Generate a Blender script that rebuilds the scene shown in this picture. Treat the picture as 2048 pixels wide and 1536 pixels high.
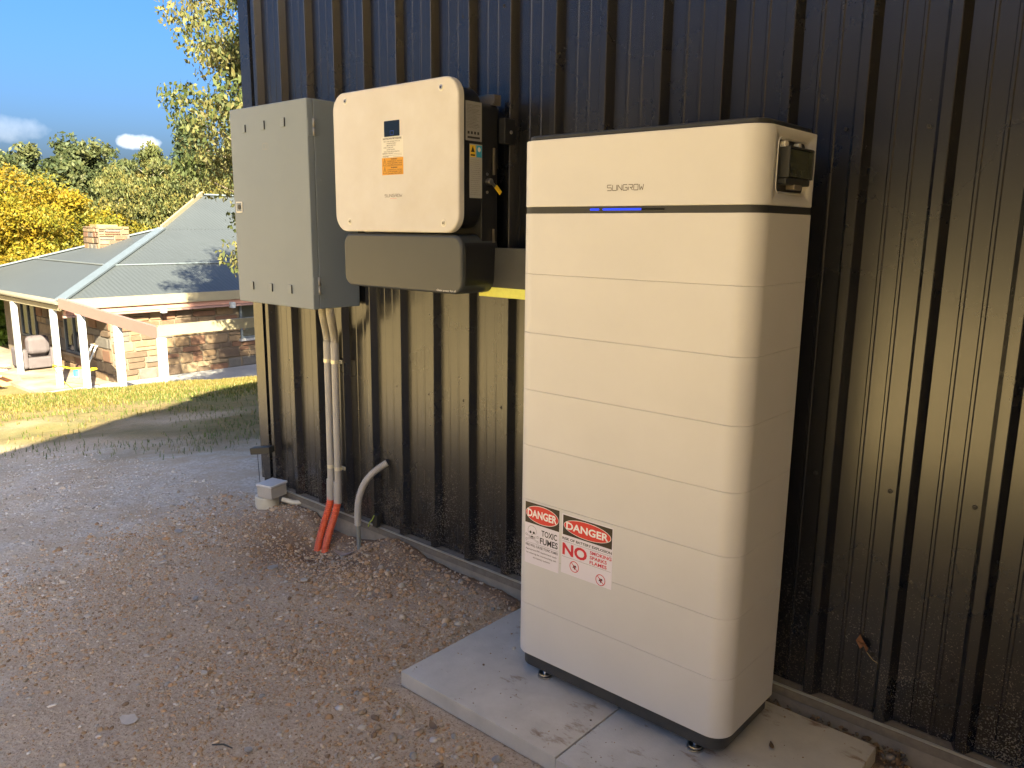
import bpy, bmesh, math, random
import numpy as np
from mathutils import Vector, Matrix, Euler
R = math.radians
for o in list(bpy.data.objects): bpy.data.objects.remove(o)
SC = bpy.context.scene
COL = SC.collection
random.seed(7); RNG = np.random.default_rng(7)

# ------------------------------------------------------------------ camera
CAM = (1.4227, -2.0584, 1.3034); YAW, PITCH, ROLL, FPX = 0.7191, 0.1944, 0.0108, 1582.75
cd = bpy.data.cameras.new('camera'); cam = bpy.data.objects.new('camera', cd); COL.objects.link(cam)
cd.sensor_width = 36; cd.lens = FPX/2048*36; cd.clip_start = .02; cd.clip_end = 3000
_fw = Vector((-math.sin(YAW), math.cos(YAW), 0)); _rt = Vector((math.cos(YAW), math.sin(YAW), 0)); _up = Vector((0,0,1))
_f2 = _fw*math.cos(PITCH)-_up*math.sin(PITCH); _u2 = _up*math.cos(PITCH)+_fw*math.sin(PITCH)
_r3 = _rt*math.cos(ROLL)+_u2*math.sin(ROLL); _u3 = _u2*math.cos(ROLL)-_rt*math.sin(ROLL)
cam.matrix_world = Matrix(((_r3.x,_u3.x,-_f2.x,CAM[0]),(_r3.y,_u3.y,-_f2.y,CAM[1]),(_r3.z,_u3.z,-_f2.z,CAM[2]),(0,0,0,1)))
SC.camera = cam
SC.render.resolution_x = 1024; SC.render.resolution_y = 768

# ------------------------------------------------------------------ sun, sky, exposure
SUN_EL, SUN_AZ = R(30), math.atan2(.92, -.39)        # azimuth from +Y towards +X
sdir = Vector((math.sin(SUN_AZ)*math.cos(SUN_EL), math.cos(SUN_AZ)*math.cos(SUN_EL), math.sin(SUN_EL)))
sl = bpy.data.lights.new('sun', 'SUN'); sl.energy = 5.0; sl.angle = R(.53); sl.color = (1, .86, .60)
so = bpy.data.objects.new('sun', sl); COL.objects.link(so); so.rotation_euler = (-sdir).to_track_quat('-Z', 'Y').to_euler(); so.location = (20,-10,15)
W = bpy.data.worlds.new('World'); SC.world = W; W.use_nodes = True
nt = W.node_tree; nt.nodes.clear()
n_out = nt.nodes.new('ShaderNodeOutputWorld'); n_bg = nt.nodes.new('ShaderNodeBackground'); n_sky = nt.nodes.new('ShaderNodeTexSky')
n_sky.sky_type = 'NISHITA'; n_sky.sun_disc = False; n_sky.sun_elevation = SUN_EL; n_sky.sun_rotation = SUN_AZ
n_sky.air_density = .7; n_sky.dust_density = 7.0; n_sky.ozone_density = 4.0; n_sky.altitude = 0
n_bg.inputs[1].default_value = .05
# one small cumulus and a faint wisp low in the west
n_tc = nt.nodes.new('ShaderNodeTexCoord')
def wmath(op, a, b=None, clamp=False):
    n = nt.nodes.new('ShaderNodeMath'); n.operation = op; n.use_clamp = clamp
    for i, v in enumerate((a, b)):
        if v is None: continue
        if isinstance(v, (int, float)): n.inputs[i].default_value = v
        else: nt.links.new(v, n.inputs[i])
    return n.outputs[0]
def wdot(vec, d):
    n = nt.nodes.new('ShaderNodeVectorMath'); n.operation = 'DOT_PRODUCT'; nt.links.new(vec, n.inputs[0]); n.inputs[1].default_value = d; return n.outputs['Value']
n_nz = nt.nodes.new('ShaderNodeTexNoise'); n_nz.inputs['Scale'].default_value = 55; n_nz.inputs['Detail'].default_value = 6
nt.links.new(n_tc.outputs['Generated'], n_nz.inputs['Vector'])
def blob(c, sx, sz, amp):
    c = Vector(c).normalized(); rt = Vector((-c.y, c.x, 0)).normalized()*-1; up = rt.cross(c)*1
    a = wmath('DIVIDE', wdot(n_tc.outputs['Generated'], rt), sx); b = wmath('DIVIDE', wmath('SUBTRACT', wdot(n_tc.outputs['Generated'], (0,0,1)), c.z), sz)
    r = wmath('ADD', wmath('MULTIPLY', a, a), wmath('MULTIPLY', b, b))
    f = wmath('SUBTRACT', 1.0, r)
    f = wmath('ADD', f, wmath('MULTIPLY', wmath('SUBTRACT', n_nz.outputs['Fac'], .5), 2.2))
    front = wmath('GREATER_THAN', wdot(n_tc.outputs['Generated'], c), .5)
    return wmath('MULTIPLY', wmath('MULTIPLY', f, amp, True), front)
f1 = blob((-.91, .41, .089), .022, .009, .8); f2 = blob((-.955, .285, .094), .05, .014, .16)
fm = wmath('MAXIMUM', f1, f2, True)
n_mx = nt.nodes.new('ShaderNodeMix'); n_mx.data_type = 'RGBA'
nt.links.new(fm, n_mx.inputs[0]); n_hs = nt.nodes.new('ShaderNodeHueSaturation'); n_hs.inputs['Saturation'].default_value = 1.3; n_hs.inputs['Value'].default_value = .82; nt.links.new(n_sky.outputs[0], n_hs.inputs['Color']); nt.links.new(n_hs.outputs[0], n_mx.inputs[6]); n_mx.inputs[7].default_value = (4.6, 4.7, 4.9, 1)
nt.links.new(n_mx.outputs[2], n_bg.inputs[0]); nt.links.new(n_bg.outputs[0], n_out.inputs[0])
vs = SC.view_settings; vs.view_transform = 'Standard'; vs.look = 'None'; vs.exposure = 3.2; vs.gamma = 1; vs.use_curve_mapping = False

# ------------------------------------------------------------------ helpers
WPOS = {}
def tag(o, label=None, cat=None, group=None, kind=None):
    if label: o['label'] = label
    if cat: o['category'] = cat
    if group: o['group'] = group
    if kind: o['kind'] = kind
    return o
def empty(name, loc, label=None, cat=None, group=None):
    o = bpy.data.objects.new(name, None); COL.objects.link(o); o.location = loc; o.empty_display_size = .05
    WPOS[o.name] = Vector(loc); return tag(o, label, cat, group)
def link(name, me, parent, c, rot=None, scale=None):
    o = bpy.data.objects.new(name, me); COL.objects.link(o); c = Vector(c)
    if parent: o.parent = parent; o.location = c - WPOS[parent.name]
    else: o.location = c
    if rot is not None: o.rotation_euler = rot
    if scale is not None: o.scale = scale
    WPOS[o.name] = c; return o
def mesh(name, v, f, mat, smooth=True, angle=35, col=None):
    me = bpy.data.meshes.new(name); me.from_pydata([tuple(p) for p in v], [], [tuple(x) for x in f])
    if mat: me.materials.append(mat)
    if smooth: me.polygons.foreach_set('use_smooth', [True]*len(me.polygons)); me.set_sharp_from_angle(angle=R(angle)); me.polygons.foreach_set('use_smooth', [len(x) <= 4 for x in f])
    me.update(); return me
def np_mesh(name, V, F, mat, col=None, smooth=False, attrs=None):
    me = bpy.data.meshes.new(name); V = np.asarray(V, np.float32); F = np.asarray(F, np.int32); k = F.shape[1]
    me.vertices.add(len(V)); me.vertices.foreach_set('co', V.ravel())
    me.loops.add(F.size); me.loops.foreach_set('vertex_index', F.ravel())
    me.polygons.add(len(F)); me.polygons.foreach_set('loop_start', np.arange(0, F.size, k, dtype=np.int32)); me.polygons.foreach_set('loop_total', np.full(len(F), k, np.int32))
    if smooth: me.polygons.foreach_set('use_smooth', np.ones(len(F), bool))
    me.update(calc_edges=True)
    if mat: me.materials.append(mat)
    if col is not None:
        a = me.attributes.new('col', 'FLOAT_COLOR', 'POINT'); c = np.ones((len(V), 4), np.float32); c[:, :3] = col; a.data.foreach_set('color', c.ravel())
    for nme, arr in (attrs or {}).items():
        a = me.attributes.new(nme, 'FLOAT', 'POINT'); a.data.foreach_set('value', np.asarray(arr, np.float32))
    return me
def rrect(u0, v0, u1, v1, r, n=6):
    rs = r if isinstance(r, (list, tuple)) else [r]*4      # radii at (u0,v0) (u1,v0) (u1,v1) (u0,v1)
    cs = [(u0+rs[0], v0+rs[0], rs[0], 180), (u1-rs[1], v0+rs[1], rs[1], 270), (u1-rs[2], v1-rs[2], rs[2], 0), (u0+rs[3], v1-rs[3], rs[3], 90)]
    p = []
    for cu, cv, rr, a0 in cs:
        m = n if rr > 1e-6 else 0; e = min(.0012, .1*rr)
        if m: p.append((cu+rr*math.cos(R(a0))+e*math.sin(R(a0)), cv+rr*math.sin(R(a0))-e*math.cos(R(a0))))
        for i in range(m+1):
            a = R(a0+90*i/max(m, 1)); p.append((cu+rr*math.cos(a), cv+rr*math.sin(a)))
        if m: p.append((cu+rr*math.cos(a)-e*math.sin(a), cv+rr*math.sin(a)+e*math.cos(a)))
    return p
def ring(cu, cv, ru, rv=None, n=24, a0=0): return [(cu+ru*math.cos(R(a0)+2*math.pi*i/n), cv+(rv or ru)*math.sin(R(a0)+2*math.pi*i/n)) for i in range(n)]
AX = {'z': lambda u, v, w: (u, v, w), 'y': lambda u, v, w: (u, w, v), 'x': lambda u, v, w: (w, u, v)}
class MB:
    def __init__(s): s.v = []; s.f = []
    def add(s, v, f):
        b = len(s.v); s.v += [tuple(p) for p in v]; s.f += [tuple(i+b for i in x) for x in f]; return s
    def box(s, x0, y0, z0, x1, y1, z1):
        v = [(x, y, z) for z in (z0, z1) for y in (y0, y1) for x in (x0, x1)]
        return s.add(v, [(0,2,3,1), (4,5,7,6), (0,1,5,4), (2,6,7,3), (0,4,6,2), (1,3,7,5)])
    def prism(s, poly, lo, hi, axis='z', bev=0, bev_lo=None, nb=2):
        n = len(poly); m = AX[axis]; bl = bev if bev_lo is None else bev_lo
        nr = []
        for i in range(n):
            a, b, c = poly[i-1], poly[i], poly[(i+1) % n]
            e1 = Vector((b[1]-a[1], a[0]-b[0])); e2 = Vector((c[1]-b[1], b[0]-c[0]))
            e1 = e1.normalized() if e1.length > 1e-9 else e2.normalized(); e2 = e2.normalized() if e2.length > 1e-9 else e1
            t = e1+e2; d = max(t.dot(e1), .3); nr.append(t/d)
        lv = []
        if bl: lv += [(lo+bl*(1-math.sin(math.pi/2*i/nb)), bl*(1-math.cos(math.pi/2*i/nb))) for i in range(nb, 0, -1)]
        lv += [(lo+bl, 0)] if bl else [(lo, 0)]
        if bl: lv = [(lo+bl-bl*math.cos(math.pi/2*i/nb), bl-bl*math.sin(math.pi/2*i/nb)) for i in range(nb+1)]
        else: lv = [(lo, 0)]
        ep = .06*(hi-lo-bl-bev) if (hi-lo-bl-bev) < .02 else .0012
        if bl: lv.append((lo+bl+ep, 0))
        if bev: lv.append((hi-bev-ep, 0))
        if bev: lv += [(hi-bev+bev*math.sin(math.pi/2*i/nb), bev-bev*math.cos(math.pi/2*i/nb)) for i in range(nb+1)]
        else: lv += [(hi, 0)]
        V = []
        for w, ins in lv:
            for p, q in zip(poly, nr): V.append(m(p[0]-q.x*ins, p[1]-q.y*ins, w))
        F = []
        for k in range(len(lv)-1):
            for i in range(n):
                j = (i+1) % n; F.append((k*n+i, k*n+j, (k+1)*n+j, (k+1)*n+i))
        F.append(tuple(range(n-1, -1, -1))); F.append(tuple((len(lv)-1)*n+i for i in range(n)))
        if axis == 'y': F = [tuple(reversed(q_)) for q_ in F]
        return s.add(V, F)
    def bbox(s, x0, y0, z0, x1, y1, z1, b=.003, nb=2): return s.prism([(x0, y0), (x1, y0), (x1, y1), (x0, y1)], z0, z1, 'z', b, nb=nb) if not b else s.prism(rrect(x0, y0, x1, y1, b, 2), z0, z1, 'z', b, nb=nb)
    def tube(s, pts, rad, n=10, cap=True):
        pts = [Vector(p) for p in pts]; N = len(pts); rad = rad if isinstance(rad, (list, tuple)) else [rad]*N
        V = []; up = Vector((0, 0, 1)); prev = None
        for i, p in enumerate(pts):
            t = (pts[min(i+1, N-1)]-pts[max(i-1, 0)]); t = t.normalized() if t.length > 1e-9 else Vector((0,0,1))
            if prev is None: a = t.cross(Vector((1,0,0)) if abs(t.x) < .9 else Vector((0,1,0))).normalized()
            else: a = (prev-t*prev.dot(t)).normalized()
            prev = a; b = t.cross(a)
            for k in range(n):
                an = 2*math.pi*k/n; V.append(p+(a*math.cos(an)+b*math.sin(an))*rad[i])
        F = [(i*n+k, i*n+(k+1) % n, (i+1)*n+(k+1) % n, (i+1)*n+k) for i in range(N-1) for k in range(n)]
        if cap: F += [tuple(range(n-1, -1, -1)), tuple((N-1)*n+k for k in range(n))]
        return s.add(V, F)
    def cyl(s, c, r, lo, hi, axis='z', n=20, bev=0): return s.prism(ring(c[0], c[1], r, n=n), lo, hi, axis, bev)
    def beam(s, a, b, w, h, up=(0,0,1)):
        a, b = Vector(a), Vector(b); t = (b-a).normalized(); sd = t.cross(Vector(up)).normalized(); u = sd.cross(t)
        V = [p+sd*x*w/2+u*y*h/2 for p in (a, b) for x, y in ((-1,-1), (1,-1), (1,1), (-1,1))]
        return s.add(V, [(3,2,1,0), (4,5,6,7), (0,1,5,4), (1,2,6,5), (2,3,7,6), (3,0,4,7)])
    def build(s, name, mat, parent=None, smooth=True, angle=35, origin=None):
        V = np.array(s.v, float); c = Vector(origin) if origin is not None else Vector(((V.min(0)+V.max(0))/2).tolist())
        me = mesh(name, V-np.array(c), s.f, mat, smooth, angle)
        return link(name, me, parent, c)

# ---------------- materials
def pm(name, col, rough=.5, metal=0, spec=.5, var=.0, vscale=8, bump=0, bscale=60, col2=None, rvar=0, stretch=None, obj=False, coat=0):
    m = bpy.data.materials.new(name); m.use_nodes = True; t = m.node_tree; b = t.nodes['Principled BSDF']
    b.inputs['Base Color'].default_value = (*col, 1); b.inputs['Roughness'].default_value = rough; b.inputs['Metallic'].default_value = metal
    b.inputs['Specular IOR Level'].default_value = spec; b.inputs['Coat Weight'].default_value = coat
    src = None
    if var or bump or rvar:
        if obj: tc = t.nodes.new('ShaderNodeTexCoord'); src = tc.outputs['Object']
        else: g = t.nodes.new('ShaderNodeNewGeometry'); src = g.outputs['Position']
        if stretch:
            mp = t.nodes.new('ShaderNodeMapping'); mp.inputs['Scale'].default_value = stretch; t.links.new(src, mp.inputs['Vector']); src = mp.outputs[0]
    if var or rvar:
        nz = t.nodes.new('ShaderNodeTexNoise'); nz.inputs['Scale'].default_value = vscale; nz.inputs['Detail'].default_value = 8; nz.inputs['Roughness'].default_value = .62; t.links.new(src, nz.inputs['Vector'])
    if var:
        mx = t.nodes.new('ShaderNodeMix'); mx.data_type = 'RGBA'; c2 = col2 or tuple(max(0, c*(1-var)) for c in col)
        mr = t.nodes.new('ShaderNodeMapRange'); mr.inputs[1].default_value = .3; mr.inputs[2].default_value = .7; t.links.new(nz.outputs['Fac'], mr.inputs[0])
        t.links.new(mr.outputs[0], mx.inputs[0]); mx.inputs[6].default_value = (*col, 1); mx.inputs[7].default_value = (*c2, 1); t.links.new(mx.outputs[2], b.inputs['Base Color'])
    if rvar:
        mr2 = t.nodes.new('ShaderNodeMapRange'); mr2.inputs[1].default_value = .3; mr2.inputs[2].default_value = .7; mr2.inputs[3].default_value = rough-rvar; mr2.inputs[4].default_value = rough+rvar
        t.links.new(nz.outputs['Fac'], mr2.inputs[0]); t.links.new(mr2.outputs[0], b.inputs['Roughness'])
    if bump:
        n2 = t.nodes.new('ShaderNodeTexNoise'); n2.inputs['Scale'].default_value = bscale; n2.inputs['Detail'].default_value = 6; t.links.new(src, n2.inputs['Vector'])
        bp = t.nodes.new('ShaderNodeBump'); bp.inputs['Strength'].default_value = bump; bp.inputs['Distance'].default_value = .002; t.links.new(n2.outputs['Fac'], bp.inputs['Height']); t.links.new(bp.outputs[0], b.inputs['Normal'])
    return m
def colmat(name, rough=.8, trans=0, spec=.2, bump=0):
    m = bpy.data.materials.new(name); m.use_nodes = True; t = m.node_tree; b = t.nodes['Principled BSDF']
    a = t.nodes.new('ShaderNodeAttribute'); a.attribute_name = 'col'; t.links.new(a.outputs['Color'], b.inputs['Base Color'])
    b.inputs['Roughness'].default_value = rough; b.inputs['Specular IOR Level'].default_value = spec
    if trans:
        tr = t.nodes.new('ShaderNodeBsdfTranslucent'); t.links.new(a.outputs['Color'], tr.inputs['Color'])
        mx = t.nodes.new('ShaderNodeMixShader'); mx.inputs[0].default_value = trans; out = t.nodes['Material Output']
        t.links.new(b.outputs[0], mx.inputs[1]); t.links.new(tr.outputs[0], mx.inputs[2]); t.links.new(mx.outputs[0], out.inputs[0])
    return m
M = {}
M['clad'] = pm('painted_steel_cladding', (.074, .077, .086), .27, .85, .5, var=.10, vscale=2, rvar=.02)
M['clad_roof'] = pm('painted_steel_roofing', (.03, .03, .03), .45, var=.2)
M['galv'] = pm('galvanised_edge', (.55, .60, .62), .38, .75, var=.15, vscale=30)
M['slab'] = pm('raw_concrete', (.33, .30, .24), .9, var=.35, vscale=14, bump=.6, bscale=90, col2=(.22, .20, .16))
M['ledge'] = pm('dusty_ledge', (.20, .18, .15), .85, var=.4, vscale=40)
M['screw'] = pm('screw_head', (.03, .03, .032), .4, .3, var=.1)
M['bat'] = pm('white_powder_coat', (.605, .61, .61), .48, 0, .4, var=.07, vscale=3.2, bump=.03, bscale=700)
M['batdark'] = pm('charcoal_plastic', (.026, .029, .031), .45, 0, .45, var=.2, vscale=30, bump=.04, bscale=500)
M['skirt'] = pm('charcoal_steel_base', (.028, .034, .040), .5, 0, .45, var=.45, vscale=22, col2=(.05, .05, .05))
M['blueled'] = pm('blue_status_light', (.01, .04, .8), .3)
_b = M['blueled'].node_tree.nodes['Principled BSDF']; _b.inputs['Emission Color'].default_value = (.004, .06, 1, 1); _b.inputs['Emission Strength'].default_value = .10
M['ledoff'] = pm('unlit_status_strip', (.012, .013, .015), .2)
M['ink'] = pm('black_print', (.02, .018, .02), .55); M['inkgrey'] = pm('grey_print', (.12, .11, .10), .6)
M['red'] = pm('red_print', (.62, .035, .03), .45); M['crimson'] = pm('crimson_print', (.55, .012, .035), .5)
M['stick'] = pm('white_sticker', (.72, .70, .78), .35, var=.04, vscale=9); M['brownhead'] = pm('black_sticker_header', (.030, .022, .016), .3)
M['whiteink'] = pm('white_print', (.8, .8, .8), .5)
M['inv'] = pm('inverter_cover_paint', (.59, .585, .565), .5, 0, .4, var=.07, vscale=6, bump=.03, bscale=600, col2=(.53, .51, .47))
M['invdark'] = pm('inverter_body_black', (.014, .015, .017), .42, 0, .45, var=.2, vscale=20)
M['invgrey'] = pm('inverter_lower_cover', (.043, .050, .056), .42, 0, .5, var=.06, vscale=6, bump=.02, bscale=600)
M['glass'] = pm('display_glass', (.008, .010, .011), .06, 0, .6)
M['steel'] = pm('stainless_steel', (.55, .54, .52), .28, 1, var=.2, vscale=60)
M['label'] = pm('paper_label', (.66, .65, .58), .5); M['orange'] = pm('orange_label', (.62, .30, .02), .5); M['labelgrey'] = pm('rating_plate', (.26, .26, .26), .4)
M['yellow'] = pm('yellow_label', (.75, .50, .02), .5); M['cyan'] = pm('blue_label', (.03, .33, .55), .5)
M['cab'] = pm('grey_enamel_steel', (.190, .228, .256), .55, 0, .5, var=.06, vscale=5, bump=.05, bscale=900)
M['cabgap'] = pm('gap_shade_black', (.02, .02, .02), .8)  # near-black stands in for shade inside the door gap, louvres and wall hole
M['hinge'] = pm('hinge_steel', (.30, .30, .28), .4, .3)
M['pvc'] = pm('grey_conduit_pvc', (.42, .41, .385), .45, 0, .45, var=.12, vscale=14)
M['pvc2'] = pm('grey_flexible_conduit', (.42, .40, .34), .5, var=.18, vscale=25)
M['cream'] = pm('cream_pvc', (.62, .60, .50), .45, var=.2, vscale=16)
M['oconduit'] = pm('orange_conduit', (.78, .135, .05), .42, var=.25, vscale=30, col2=(.66, .14, .07))
M['sheath'] = pm('grey_green_sheath', (.20, .215, .20), .5)
M['dark'] = pm('dark_bracket', (.03, .032, .03), .5); M['wire'] = pm('black_wire', (.02, .02, .02), .5); M['gwire'] = pm('green_yellow_wire', (.30, .42, .06), .5)
M['duct'] = pm('textured_duct', (.060, .062, .058), .55, .2, .5, var=.2, vscale=25, bump=.3, bscale=600)
M['lip_reflection'] = pm('grass_reflection_lip', (.72, .76, .16), .6, var=.12, vscale=60, bump=.3, bscale=500)  # yellow-green paints in the sunlit grass reflected by the metal lip
M['alu'] = pm('rail_aluminium', (.32, .28, .22), .35, .8)
M['smoke'] = bpy.data.materials.new('smoked_clear_cover'); M['smoke'].use_nodes = True
_t = M['smoke'].node_tree; _b = _t.nodes['Principled BSDF']; _b.inputs['Base Color'].default_value = (.30, .33, .22, 1); _b.inputs['Roughness'].default_value = .12; _b.inputs['Transmission Weight'].default_value = .85; _b.inputs['IOR'].default_value = 1.2
M['leaf'] = colmat('foliage', .6, .45, .25); M['pebble'] = colmat('gravel_stone', .85, 0, .25); M['blade'] = colmat('grass_blade', .6, .3, .25)
M['bark'] = pm('bark', (.16, .13, .10), .9, var=.5, vscale=12, bump=.5, bscale=30); M['birchbark'] = pm('pale_bark', (.42, .38, .32), .8, var=.5, vscale=6)
def dusty_base(m):
    # rain-splashed dust specks on the lowest part of the sheeting
    t = m.node_tree; b = t.nodes['Principled BSDF']; g = t.nodes.new('ShaderNodeNewGeometry'); sp = t.nodes.new('ShaderNodeSeparateXYZ'); t.links.new(g.outputs['Position'], sp.inputs[0])
    h = t.nodes.new('ShaderNodeMapRange'); h.inputs[1].default_value = .62; h.inputs[2].default_value = .02; t.links.new(sp.outputs[2], h.inputs[0])
    n = t.nodes.new('ShaderNodeTexNoise'); n.inputs['Scale'].default_value = 260; n.inputs['Detail'].default_value = 2; t.links.new(g.outputs['Position'], n.inputs['Vector'])
    n2 = t.nodes.new('ShaderNodeTexNoise'); n2.inputs['Scale'].default_value = 7; t.links.new(g.outputs['Position'], n2.inputs['Vector'])
    a = t.nodes.new('ShaderNodeMath'); a.operation = 'MULTIPLY'; t.links.new(h.outputs[0], a.inputs[0]); t.links.new(n2.outputs['Fac'], a.inputs[1])
    th = t.nodes.new('ShaderNodeMath'); th.operation = 'MULTIPLY_ADD'; th.inputs[1].default_value = -.36; th.inputs[2].default_value = .74; t.links.new(a.outputs[0], th.inputs[0])
    d = t.nodes.new('ShaderNodeMath'); d.operation = 'SUBTRACT'; t.links.new(n.outputs['Fac'], d.inputs[0]); t.links.new(th.outputs[0], d.inputs[1])
    f = t.nodes.new('ShaderNodeMapRange'); f.inputs[1].default_value = 0; f.inputs[2].default_value = .05; f.inputs[4].default_value = .5; t.links.new(d.outputs[0], f.inputs[0])
    old = b.inputs['Base Color'].links[0].from_socket; mx = t.nodes.new('ShaderNodeMix'); mx.data_type = 'RGBA'; t.links.new(f.outputs[0], mx.inputs[0]); t.links.new(old, mx.inputs[6]); mx.inputs[7].default_value = (.34, .31, .26, 1); t.links.new(mx.outputs[2], b.inputs['Base Color'])
    mm = t.nodes.new('ShaderNodeMapRange'); mm.inputs[3].default_value = .85; mm.inputs[4].default_value = 0; t.links.new(f.outputs[0], mm.inputs[0]); t.links.new(mm.outputs[0], b.inputs['Metallic'])
dusty_base(M['clad'])
def paver_mat():
    m = pm('concrete_paver', (.54, .525, .48), .82, 0, .3, var=.30, vscale=9, bump=.35, bscale=160, col2=(.42, .41, .375)); t = m.node_tree; b = t.nodes['Principled BSDF']
    g = t.nodes.new('ShaderNodeNewGeometry'); nz = t.nodes.new('ShaderNodeTexNoise'); nz.inputs['Scale'].default_value = 17; nz.inputs['Detail'].default_value = 7; nz.inputs['Roughness'].default_value = .7
    mp = t.nodes.new('ShaderNodeMapping'); mp.inputs['Scale'].default_value = (.55, 1.2, 1); mp.inputs['Rotation'].default_value = (0, 0, .5); t.links.new(g.outputs['Position'], mp.inputs['Vector']); t.links.new(mp.outputs[0], nz.inputs['Vector'])
    nb = t.nodes.new('ShaderNodeTexNoise'); nb.inputs['Scale'].default_value = 4.5; t.links.new(g.outputs['Position'], nb.inputs['Vector'])
    ad = t.nodes.new('ShaderNodeMath'); ad.operation = 'ADD'; mu = t.nodes.new('ShaderNodeMath'); mu.operation = 'MULTIPLY'; mu.inputs[1].default_value = .55
    t.links.new(nb.outputs['Fac'], mu.inputs[0]); t.links.new(nz.outputs['Fac'], ad.inputs[0]); t.links.new(mu.outputs[0], ad.inputs[1])
    mr = t.nodes.new('ShaderNodeMapRange'); mr.inputs[1].default_value = .87; mr.inputs[2].default_value = 1.0; mr.inputs[4].default_value = .85; t.links.new(ad.outputs[0], mr.inputs[0])
    old = b.inputs['Base Color'].links[0].from_socket; mx = t.nodes.new('ShaderNodeMix'); mx.data_type = 'RGBA'; t.links.new(mr.outputs[0], mx.inputs[0]); t.links.new(old, mx.inputs[6]); mx.inputs[7].default_value = (.20, .125, .07, 1)
    t.links.new(mx.outputs[2], b.inputs['Base Color']); return m
M['paver'] = paver_mat()

# ---------------- lettering
def text2d(s, bold=0.0):
    cu = bpy.data.curves.new('t', 'FONT'); cu.body = s; cu.offset = bold; cu.resolution_u = 3; cu.fill_mode = 'FRONT'
    o = bpy.data.objects.new('t', cu); COL.objects.link(o); dg = bpy.context.evaluated_depsgraph_get(); dg.update()
    me = bpy.data.meshes.new_from_object(o.evaluated_get(dg)); v = np.array([p.co[:2] for p in me.vertices]); f = [tuple(p.vertices) for p in me.polygons]
    bpy.data.objects.remove(o); bpy.data.curves.remove(cu); bpy.data.meshes.remove(me); return v, f
class Plane2:
    """maps label coordinates (0..1 wide, 0..1 high) onto a flat face in the scene"""
    def __init__(s, o, du, dv, n): s.o, s.du, s.dv, s.n = map(Vector, (o, du, dv, n))
    def pt(s, u, v, e=0): return s.o+s.du*u+s.dv*v+s.n*e
    def poly(s, mb, pts, e=0): mb.add([s.pt(u, v, e) for u, v in pts], [tuple(range(len(pts)))])
    def text(s, mb, txt, u0, v0, u1, v1, e, bold=0.0):
        v, f = text2d(txt, bold); lo, hi = v.min(0), v.max(0); sz = np.maximum(hi-lo, 1e-6)
        mb.add([s.pt(u0+(p[0]-lo[0])/sz[0]*(u1-u0), v0+(p[1]-lo[1])/sz[1]*(v1-v0), e) for p in v], f)
    def stroke(s, mb, a, b, w, e):
        a, b = Vector((*a, 0)), Vector((*b, 0)); A = s.du.length; B = s.dv.length
        d = Vector(((b.x-a.x)*A, (b.y-a.y)*B, 0)).normalized(); nx, ny = -d.y*w/2, d.x*w/2
        s.poly(mb, [(a.x+nx/A, a.y+ny/B), (a.x-nx/A, a.y-ny/B), (b.x-nx/A, b.y-ny/B), (b.x+nx/A, b.y+ny/B)], e)
LOGO = {'S': [[(1,1),(0,1),(0,.5),(1,.5),(1,0),(0,0)]], 'U': [[(0,1),(0,0),(1,0),(1,1)]], 'N': [[(0,0),(0,1),(1,0),(1,1)]], 'G': [[(1,1),(0,1),(0,0),(1,0),(1,.5),(.5,.5)]],
        'R': [[(0,1),(1,1),(1,.5),(.35,.5)], [(.5,.5),(1,0)], [(0,.62),(0,0)]], 'O': [[(0,0),(0,1),(1,1),(1,0),(0,0)]], 'W': [[(0,1),(.2,0),(.5,.6),(.8,0),(1,1)]]}
def logo(P, mb, u0, v0, u1, v1, w, e):
    n = 7; cw = (u1-u0)/n
    for i, ch in enumerate('SUNGROW'):
        for pl in LOGO[ch]:
            for a, b in zip(pl[:-1], pl[1:]):
                P.stroke(mb, (u0+cw*(i+.1+.78*a[0]), v0+(v1-v0)*a[1]), (u0+cw*(i+.1+.78*b[0]), v0+(v1-v0)*b[1]), w, e)

# ---------------- value noise on numpy arrays
def vnoise(x, y, seed=0):
    xi, yi = np.floor(x).astype(np.int64), np.floor(y).astype(np.int64); fx, fy = x-xi, y-yi
    def h(a, b):
        n = (a*374761393+b*668265263+seed*144269) & 0xffffffff; n = ((n ^ (n >> 13))*1274126177) & 0xffffffff; return ((n ^ (n >> 16)) & 0xffff)/65535.0
    sx, sy = fx*fx*(3-2*fx), fy*fy*(3-2*fy)
    return (h(xi, yi)*(1-sx)+h(xi+1, yi)*sx)*(1-sy)+(h(xi, yi+1)*(1-sx)+h(xi+1, yi+1)*sx)*sy
def fbm(x, y, sc, oct=4, seed=0):
    r = 0; a = .5
    for i in range(oct): r = r+a*(vnoise(x*sc, y*sc, seed+i)-.5); a *= .5; sc *= 2.03
    return r*2
def sstep(a, b, x): t = np.clip((x-a)/(b-a), 0, 1); return t*t*(3-2*t)

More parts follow.
